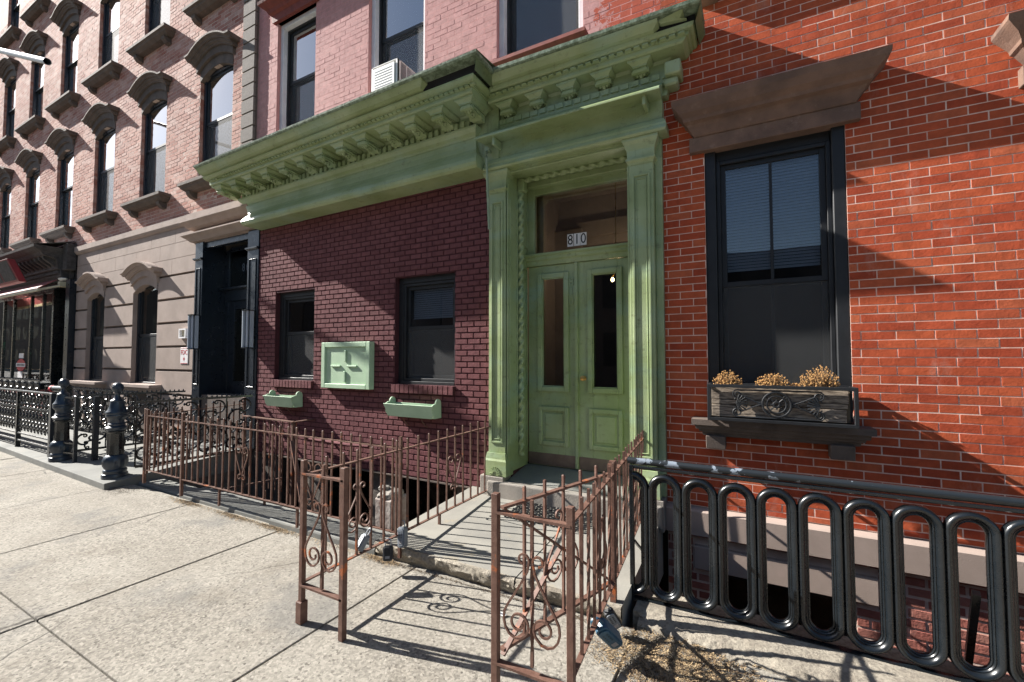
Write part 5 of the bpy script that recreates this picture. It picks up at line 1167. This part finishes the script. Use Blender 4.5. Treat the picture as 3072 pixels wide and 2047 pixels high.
for k in range(9): pm.tube([(-.05 + .05 * (k % 3), 0, .02 + .07 * k), (-.05 + .05 * (k % 3), -.01, .045 + .07 * k), (-.05 + .05 * (k % 3), 0, .07 + .07 * k)], [.004, .016, .004], 6)
me = bpy.data.meshes.new('scroll_panel'); me.from_pydata(pm.v, [], pm.f); me.materials.append(MT['black_paint']); me.polygons.foreach_set('use_smooth', [True] * len(me.polygons))
for i in range(46):
    x = -9.56 - i * .15; put(bpy.data.objects.new('scroll_panel', me), t, (x, 2.66, .36))
    if i % 2 == 0: pass
gt2 = thing('platform_gate', 'low black gate frame beside the far newel post', 'gate', (-8.5, 2.7, .1))
for (a, b) in (((-9.3, 2.66), (-9.12, 2.64)), ((-8.88, 2.62), (-8.62, 2.66))):
    for z in (1.02, .36, .22): MB().bar((a[0], a[1], z), (b[0], b[1], z), .03, ht=.02).build('rail', 'black_paint', gt2)
    MB().box(b[0] - .02, b[0] + .02, b[1] - .02, b[1] + .02, .09, 1.03).build('post', 'navy_paint', gt2)
MB().box(-8.50, -8.44, 2.80, 2.86, .1, 1.04).build('post', 'navy_paint', gt2)
for (a, b) in (((-7.35, 2.60), (-7.30, 2.62)), ((-7.02, 2.66), (-6.98, 2.70))): MB().box(a[0] - .15, a[0] - .135, 2.62, 2.64, .09, 1.0).build('post', 'black_paint', gt2)
MB().bar((-7.5, 2.62, 1.0), (-7.27, 2.62, 1.0), .03).bar((-7.5, 2.62, .30), (-7.27, 2.62, .30), .03).build('rail', 'black_paint', gt2)
hy = thing('red_capped_pipe', 'dark horizontal pipe with a red cap behind the far newel post', 'pipe', (-10.2, 2.95, 1.0))
MB().tube([(-10.35, 2.9, 1.085), (-9.75, 2.9, 1.10)], .05, 12).build('pipe', 'black_paint', hy, smooth=True); MB().tube([(-10.42, 2.9, 1.083), (-10.35, 2.9, 1.085)], .057, 12).build('cap', 'neon_red' if False else 'sign_red', hy)

# ---------------------------------------------------------------- wall objects
mf = thing('cross_frame', 'mint green square frame with four raised bars forming a cross on the maroon wall', 'frame', (-4.63, 4.05, 1.21))
q = MB(); y0 = D - .095
for (a, b, c, d) in ((-5.08, -5.01, 1.205, 1.81), (-4.25, -4.185, 1.205, 1.81), (-5.01, -4.25, 1.745, 1.81), (-5.01, -4.25, 1.205, 1.265)): q.box(a, b, y0, D - .008, c, d)
q.build('frame', 'mint_paint', mf, bevel=.006)
MB().box(-5.01, -4.25, D - .072, D - .009, 1.265, 1.745).build('back_board', 'mint_paint', mf)
for (a, b, c, d) in ((-4.65, -4.615, 1.555, 1.70), (-4.66, -4.625, 1.29, 1.43), (-4.90, -4.72, 1.485, 1.51), (-4.60, -4.42, 1.485, 1.51)): MB().box(a, b, D - .092, D - .073, c, d).build('bar', 'mint_paint', mf, bevel=.004)
def planter(x0, x1, label):
    z = .915; t = thing('wall_planter', label, 'planter', ((x0 + x1) / 2, D - .1, z), 'mint green planters on the maroon wall')
    yb, yf = D - .012, D - .19
    side = [(yf + .052, 0), (yf + .008, .148), (yf + .02, .155)]
    def ear(u0): return [(u0 + .055 * cos(a), .155 + .062 * sin(a)) for a in [pi - pi * k / 8 for k in range(9)]]
    out = side + [(y, zz) for y, zz in [(yb - .10 - .05 * cos(pi * k / 8), .155 + .062 * sin(pi * k / 8)) for k in range(9)][::1]] + [(yb, .155), (yb, 0)]
    out = side + [(yf + .06, .17)] + [(yb - .055 + .05 * cos(pi - pi * k / 8), .165 + .055 * sin(pi - pi * k / 8)) for k in range(9)] + [(yb, 0)]
    for x in (x0, x1 - .02): MB().prism(out, lambda u, v, d: (d, u, v + z), x, x + .02).build('side_board', 'mint_paint', t, bevel=.003)
    og = [(0, .15), (.004, .125), (.016, .10), (.018, .075), (.010, .055), (.016, .035), (.034, .015), (.044, 0)]
    pts = [(x0 - .012 + a, b) for a, b in og] + [(x1 + .012 - a, b) for a, b in og[::-1]]
    MB().prism(pts, lambda u, v, d: (u, yf - .012 + d + .045 * (1 - v / .15), v + z), 0, .018).build('front_board', 'mint_paint', t, bevel=.003)
    MB().box(x0 + .021, x1 - .021, yf + .05, yb, z + .002, z + .02).build('bottom_board', 'mint_paint', t)
    MB().box(x0 + .021, x1 - .021, yb - .02, yb, z + .02, z + .15).build('back_board', 'mint_paint', t)
    q = MB()
    for fx in (.33, .72):
        x = x0 + (x1 - x0) * fx; q.tube([(x, yb - .12, z), (x + .005, yb - .10, z - .05), (x, yb - .03, z - .11), (x - .004, yb, z - .12)], .006, 5)
    q.build('hook', 'rusty_iron', t)
    for k in range(1): MB().tube([(x0 - .002, yb - .05, z + .17), (x0 + .024, yb - .05, z + .17)], .012, 8).build('bolt', 'steel_grey', t)
planter(-6.17, -5.55, 'smaller mint green wooden planter below the left maroon wall window')
planter(-3.83, -3.12, 'larger mint green wooden planter below the right maroon wall window')
ac = thing('air_conditioner', 'white window air conditioner sticking out above the green cornice', 'air conditioner', (-3.78, 3.95, 4.78))
X0, X1, Y0, Y1, Z0, Z1 = -3.995, -3.575, 3.80, 4.30, 4.78, 5.135
q = MB(); q.box(X0, X0 + .025, Y0, Y1, Z0, Z1); q.box(X1 - .006, X1, Y0, Y0 + .06, Z0, Z1); q.box(X0, X1, Y0, Y1, Z1 - .012, Z1); q.box(X0, X1, Y0, Y1, Z0, Z0 + .015); q.box(X1 - .03, X1, Y0, Y0 + .03, Z0, Z1); q.box(X0, X1, Y1 - .02, Y1, Z0, Z1); q.box(X1 - .008, X1, Y1 - .2, Y1, Z0, Z1); q.box(X1 - .008, X1, Y0 + .15, Y0 + .165, Z0, Z1)
q.build('casing', 'white_plastic', ac, bevel=.003)
MB().box(X0 + .035, X1 - .04, Y0 - .012, Y0 + .02, Z0 + .01, Z1 - .035).build('rear_panel', 'white_plastic', ac, bevel=.004)
q = MB()
for k in range(8): q.box(X0 + .06, X1 - .075, Y0 - .015, Y0 - .0125, Z0 + .04 + k * .033, Z0 + .044 + k * .033)
q.build('panel_rib', 'grey_plastic', ac)
q = MB()
for k in range(26): q.box(X1 - .006, X1 - .001, Y0 + .06, Y0 + .30, Z0 + .02 + k * .0125, Z0 + .0255 + k * .0125)
q.build('side_grille', 'steel_grey', ac); MB().box(X1 - .05, X1 - .03, Y0 + .05, Y1, Z0 + .01, Z1 - .02).build('coil', 'dark_plastic', ac)
MB().box(-3.93, -3.87, Y0 - .018, Y0 - .013, 4.80, 4.83).build('rust_patch', 'straw', ac)
# window box with dried plants
wb = thing('window_box', 'black iron window box frame with wheel ornament holding grey weathered boards', 'window box', (.18, 3.9, 1.1))
bx0, bx1, bz0, bz1, by0, by1 = -.300, .665, 1.112, 1.392, 3.85, 4.06
def L(p, q_, w_=.022): return MB().bar(p, q_, w_).build('frame_bar', 'window_black', wb, bevel=.002)
for z in (bz0 + .01, bz1 - .01):
    for y in (by0, by1): L((bx0, y, z), (bx1, y, z), .024)
    for x in (bx0 + .01, bx1 - .01): L((x, by0 + .012, z), (x, by1 - .012, z))
for x in (bx0 + .012, bx1 - .012):
    for y in (by0, by1): L((x, y, bz0 + .02), (x, y, bz1 - .02), .024)
for (c, d, x1_) in ((1.14, 1.232, .602), (1.238, 1.272, .61), (1.276, 1.37, .615)):
    MB().box(bx0 + .03, x1_, by0 + .03, by0 + .045, c, d).build('board', 'grey_boards', wb, bevel=.002)
MB().box(bx0 + .03, bx1 - .04, by0 + .05, by1 - .02, 1.14, 1.36).build('earth', 'soil', wb)
q = MB(); yy = by0 + .0; cx, cz = .175, 1.252
def ring(cx, cz, rx, tr, n=32):
    q.tube([(cx + rx * cos(2 * pi * k / n), yy, cz + rx * sin(2 * pi * k / n)) for k in range(n)], tr, 6, up=(0, 1, 0), closed=True)
ring(cx, cz, .092, .0080); ring(cx, cz, .063, .0065); ring(cx, cz, .019, .009, 16)
for k in range(8):
    a = 2 * pi * k / 8; r0, r1 = (.02, .04) if k % 2 == 0 else (.018, .062); q.tube([(cx + r0 * cos(a), yy, cz + r0 * sin(a)), (cx + (r0 + r1) / 2 * cos(a), yy, cz + (r0 + r1) / 2 * sin(a)), (cx + r1 * cos(a), yy, cz + r1 * sin(a))], [.0045, .006, .0045], 5, up=(0, 1, 0))
    if k % 2: ring(cx + .077 * cos(a), cz + .077 * sin(a), .009, .003, 10)
for s in (-1, 1):
    for tz in (-1, 1):
        pts = [(cx, cz + tz * .103), (cx + s * .10, cz + tz * .103), (cx + s * .20, cz + tz * .103), (cx + s * .235, cz + tz * .102)]
        sp = [(cx + s * (.262 + .034 * sin(a) * (1 - a / 14)), cz + tz * (.069 + .034 * cos(a) * (1 - a / 14))) for a in [.0 + .42 * i for i in range(22)]]
        q.tube([(x, yy, z) for x, z in pts + sp], .0062, 5, up=(0, 1, 0))
        q.tube([(cx + s * .098, yy, cz), (cx + s * .17, yy, cz + tz * .030), (cx + s * .235, yy, cz + tz * .062)], .0055, 5, up=(0, 1, 0))
        q.tube([(cx + s * (.262 + .016 * cos(a)), yy, cz + tz * (.028 + .016 * sin(a))) for a in [.5 * i for i in range(10)]], .005, 5, up=(0, 1, 0))
    ring(cx + s * .107, cz, .012, .004, 12)
    for k in range(9):
        a = radians(-72 + k * 18); ln = .062 + .016 * cos(a); ox = cx + s * .268
        q.tube([(ox, yy, cz), (ox - s * ln * .6 * cos(a), yy - .004, cz + ln * .6 * sin(a)), (ox - s * ln * cos(a), yy, cz + ln * sin(a))], [.004, .005, .0085], 5, up=(0, 1, 0))
q.build('wheel_ornament', 'window_black', wb, smooth=True)
def plant(cx, rad, h, label, seed):
    rr = random.Random(seed); t = thing('dried_plant', label, 'plant', (cx, 3.95, 1.36), 'dried plants in the window box'); s_ = MB(); f_ = MB()
    for k in range(int(300 * rad / .12)):
        a = rr.uniform(0, 2 * pi); e = rr.uniform(.05, 1) ** .6; dx = cos(a) * e * rad; dy_ = sin(a) * e * min(rad, .075); hh = h * (1 - .55 * (e ** 2)) * rr.uniform(.35, 1.18)
        p = Vector((cx + dx, 3.95 + dy_, 1.36 + hh)); b = Vector((cx + dx * .4, 3.95 + dy_ * .4, 1.35)); s_.tube([b, (b + p) / 2 + Vector((rr.uniform(-.006, .006), 0, .01)), p], .0011, 3, caps=False)
        r_ = rr.uniform(.0026, .0058); n = 6
        f_.tube([p - Vector((0, 0, r_)), p - Vector((0, 0, r_ * .4)), p + Vector((0, 0, r_ * .5)), p + Vector((0, 0, r_ * .9))], [r_ * .4, r_, r_ * .9, r_ * .3], n)
    s_.build('stems', 'dried_stem', t); f_.build('seed_heads', 'dried_flower', t, kind='stuff')
plant(-.155, .112, .125, 'round dried golden plant at the left end of the window box', 1); plant(.155, .118, .115, 'dried golden plant in the middle of the window box', 2); plant(.455, .128, .165, 'tallest dried golden plant at the right end of the window box', 3); plant(.30, .045, .045, 'tiny dried sprig between the middle and right plants', 4)
tag(MB().tube([(.625, 4.13, 1.40), (.628, 4.12, 1.45), (.64, 4.12, 1.47), (.652, 4.12, 1.45), (.652, 4.12, 1.38)], .005, 6).build('hook', 'rusty_iron'), 'small rusty hook beside the right end of the window box', 'hook')
# door mat
dm = thing('door_mat', 'black woven rubber door mat on the stoop slab', 'mat', (-1.6, 3.7, .18))
mz = .185; q = MB()
for i in range(17):
    for j in range(11):
        x = -1.98 + i * .045; y = 3.50 + j * .036; z = mz + (y - 3.7) * .056
        if (i + j) % 2: q.box(x + .002, x + .042, y + .008, y + .024, z, z + .011)
        else: q.box(x + .014, x + .030, y + .001, y + .034, z, z + .009)
q.build('weave', 'rubber', dm)
# lock boxes
def R3(ax, ay, az): return Matrix.Rotation(az, 3, 'Z') @ Matrix.Rotation(ay, 3, 'Y') @ Matrix.Rotation(ax, 3, 'X')
def lockbox(P, top, h, wd, dp, label, body, face, yaw, style, extra=None):
    # hangs below shackle at P (top centre) along axis
    P = Vector(P); ax = (P - Vector(top)).normalized()       # pointing down the body
    fy = Vector((sin(yaw), -cos(yaw), 0)); fy = (fy - ax * fy.dot(ax)).normalized(); sx_ = ax.cross(fy).normalized()
    T = Vector(top); t = thing('lock_box', label, 'lock box', tuple(T + ax * h), 'key lock boxes chained to the rusty fences')
    def pt(u, v, w_): return tuple(T + sx_ * u + fy * v + ax * w_)
    ol = []; r = .35 * wd if style else .25 * wd; N = 6
    for (cu, cw, a0) in ((wd / 2 - r, r, -pi / 2), (wd / 2 - r, h - r, 0), (-wd / 2 + r, h - r, pi / 2), (-wd / 2 + r, r, pi)):
        for k in range(N): a = a0 + pi / 2 * k / (N - 1); ol.append((cu + r * cos(a), cw + r * sin(a)))
    m = MB(); m.prism(ol, lambda u, v, d: pt(u, d, v), -dp / 2, dp / 2); m.build('body', body, t, bevel=.004, seg=2)
    ol2 = [(u * .80, (v - h / 2) * .84 + h / 2) for u, v in ol]; m = MB(); m.prism(ol2, lambda u, v, d: pt(u, d, v), dp / 2 + .001, dp / 2 + .007); m.build('cover', face, t, bevel=.002)
    m = MB(); m.add([pt(-wd * .22, dp / 2 + .0085, h * .66), pt(wd * .22, dp / 2 + .0085, h * .66), pt(wd * .22, dp / 2 + .0085, h * .82), pt(-wd * .22, dp / 2 + .0085, h * .82)], [(0, 1, 2, 3), (3, 2, 1, 0)]); m.build('label', 'label_sticker', t)
    m = MB()
    for a in range(2):
        for b in range(4): m.box(0, 0, 0, 0, 0, 0) if 0 else m.add([pt((a - .5) * wd * .3 - .004, dp / 2 + .009, h * (.22 + b * .09)), pt((a - .5) * wd * .3 + .004, dp / 2 + .009, h * (.22 + b * .09)), pt((a - .5) * wd * .3 + .004, dp / 2 + .009, h * (.22 + b * .09) + .007), pt((a - .5) * wd * .3 - .004, dp / 2 + .009, h * (.22 + b * .09) + .007)], [(0, 1, 2, 3), (3, 2, 1, 0)])
    m.build('buttons', 'dark_plastic', t)
    m = MB(); sr = wd * .30
    m.tube([pt(-sr, 0, .005)] + [pt(-sr * cos(pi * k / 8), 0, -.022 - sr * 1.2 * sin(pi * k / 8)) for k in range(9)] + [pt(sr, 0, .005)], .0045 if style < 2 else .010, 7); m.build('shackle', 'steel_grey' if style < 2 else 'blue_plastic', t, smooth=True)
    return t
lockbox((-2.44, 2.24, .235), (-2.42, 2.315, .345), .115, .060, .038, 'silver key lock box hanging tilted on the left stoop fence nearest the street', 'grey_plastic', 'steel_grey', radians(-20), 0)
lockbox((-2.385, 2.49, .09), (-2.405, 2.51, .20), .105, .072, .045, 'black key lock box with a pale label lowest on the left stoop fence', 'dark_plastic', 'dark_plastic', radians(35), 0)
lockbox((-2.36, 2.62, .12), (-2.40, 2.66, .29), .150, .062, .052, 'long blue grey key lock box with a dark end next to the black one', 'grey_plastic', 'grey_plastic', radians(10), 1)
lockbox((-.685, 2.60, .02), (-.74, 2.53, .155), .125, .060, .036, 'grey key lock box leaning on the stoop corner beside the black railing end', 'dark_plastic', 'grey_plastic', radians(25), 0)
b5 = lockbox((-.63, 2.42, .05), (-.715, 2.28, .215), .185, .072, .060, 'large blue key lock box hanging from the right stoop fence', 'blue_plastic', 'blue_plastic', radians(15), 2)

# ---------------------------------------------------------------- debris
def straw_field(label, fn, n, seed, lmin=.006, lmax=.03, mats=('straw',), name='dry_grass'):
    rr = random.Random(seed); m = MB()
    for i in range(n):
        x, y, z = fn(rr); l = rr.uniform(lmin, lmax); a = rr.uniform(0, 2 * pi); w_ = l * rr.uniform(.08, .25); e = rr.uniform(-.05, .28); c, s = cos(a), sin(a)
        m.add([(x - c * l / 2 - s * w_ / 2, y - s * l / 2 + c * w_ / 2, z), (x - c * l / 2 + s * w_ / 2, y - s * l / 2 - c * w_ / 2, z + .001), (x + c * l / 2 + s * w_ / 2, y + s * l / 2 - c * w_ / 2, z + .003 + l * e), (x + c * l / 2 - s * w_ / 2, y + s * l / 2 + c * w_ / 2, z + .004 + l * e)], [(0, 1, 2, 3)])
    o = m.build(name, mats[0], kind='stuff'); o['label'] = label; o['category'] = 'litter'; return o
def patch(rr):
    a = rr.uniform(0, 2 * pi); e = rr.random() ** .6; return (-.36 + .40 * e * cos(a) + .1 * rr.gauss(0, .7), 2.47 + .24 * e * sin(a) + .03 * rr.gauss(0, 1), .003 + .010 * (1 - e) * rr.random())
straw_field('dry yellow grass litter between the right fence and the concrete coping', patch, 5200, 1, .005, .022)
straw_field('darker grass litter mixed into the straw by the black railing', patch, 3400, 2, .005, .024, mats=('straw_dark',))
edge = lambda rr: (rr.choice([rr.uniform(-5.9, -2.6), rr.gauss(-5.5, .12), rr.gauss(-3.95, .15), rr.gauss(-2.6, .1), rr.gauss(-4.6, .15)]), 2.665 - abs(rr.gauss(0, .035)), .003)
straw_field('dead leaf and grass litter along the kerb below the front fence', edge, 4200, 3, .005, .022)
straw_field('dark litter along the kerb below the front fence', edge, 1800, 4, .005, .02, mats=('straw_dark',))
straw_field('scattered brown litter at the corner of the bluestone platform', lambda rr: (rr.gauss(-6.75, .16), 2.50 + rr.gauss(0, .08), .004), 700, 5, .005, .02, mats=('straw_dark',))
straw_field('litter gathered under the front edge of the stoop slab', lambda rr: (rr.uniform(-2.6, -.8), 2.645 - abs(rr.gauss(0, .012)), .003), 900, 6, .004, .02, mats=('straw_dark',))
straw_field('grit and twigs on the pit floor', lambda rr: (rr.uniform(-4.8, -3.5), rr.uniform(3.0, 3.9), -1.62 + .2 * rr.random()), 1500, 9, .03, .14)
tag(MB().add([(-1.44, 2.44, .004), (-1.36, 2.42, .006), (-1.35, 2.445, .012), (-1.43, 2.468, .005)], [(0, 1, 2, 3)]).build('paper_scrap', 'paper_white'), 'crumpled white paper scrap on the pavement before the stoop', 'litter')

# ---------------------------------------------------------------- across the street (seen in window reflections)
for k, (x0, x1, h, lb) in enumerate(((-150, -85, 11, 'long plain brick block farthest along the opposite side'), (-84.9, -46.1, 9, 'wide plain block across the street beyond the far left one'), (-46, -32, 10.5, 'plain brick block across the street far left'), (-31.9, -18, 8.8, 'plain brick block across the street left of centre'), (-17.9, -5, 12.5, 'plain brick block across the street opposite the green doorway'), (-4.9, 8, 6.6, 'plain brick block across the street at right'), (8.1, 22, 8.0, 'plain brick block across the street far right'))):
    t = thing('opposite_house', lb, 'house', ((x0 + x1) / 2, -15, 0)); holes = []
    m = MB(); m.box(x0, x1, -22, -15, 0, h); m.build('wall', 'shop_wood' if k % 2 else 'dark_brownstone', t)
    m.v
    x = x0 + 1.2
    while x < x1 - 1.6:
        for z in (1.2, 4.4, 7.4):
            if z + 1.7 < h: MB().box(x, x + 1.0, -15.02, -14.99, z, z + 1.8).build('window', 'window_black', t)
        x += 2.4
print('objects', len(bpy.data.objects))
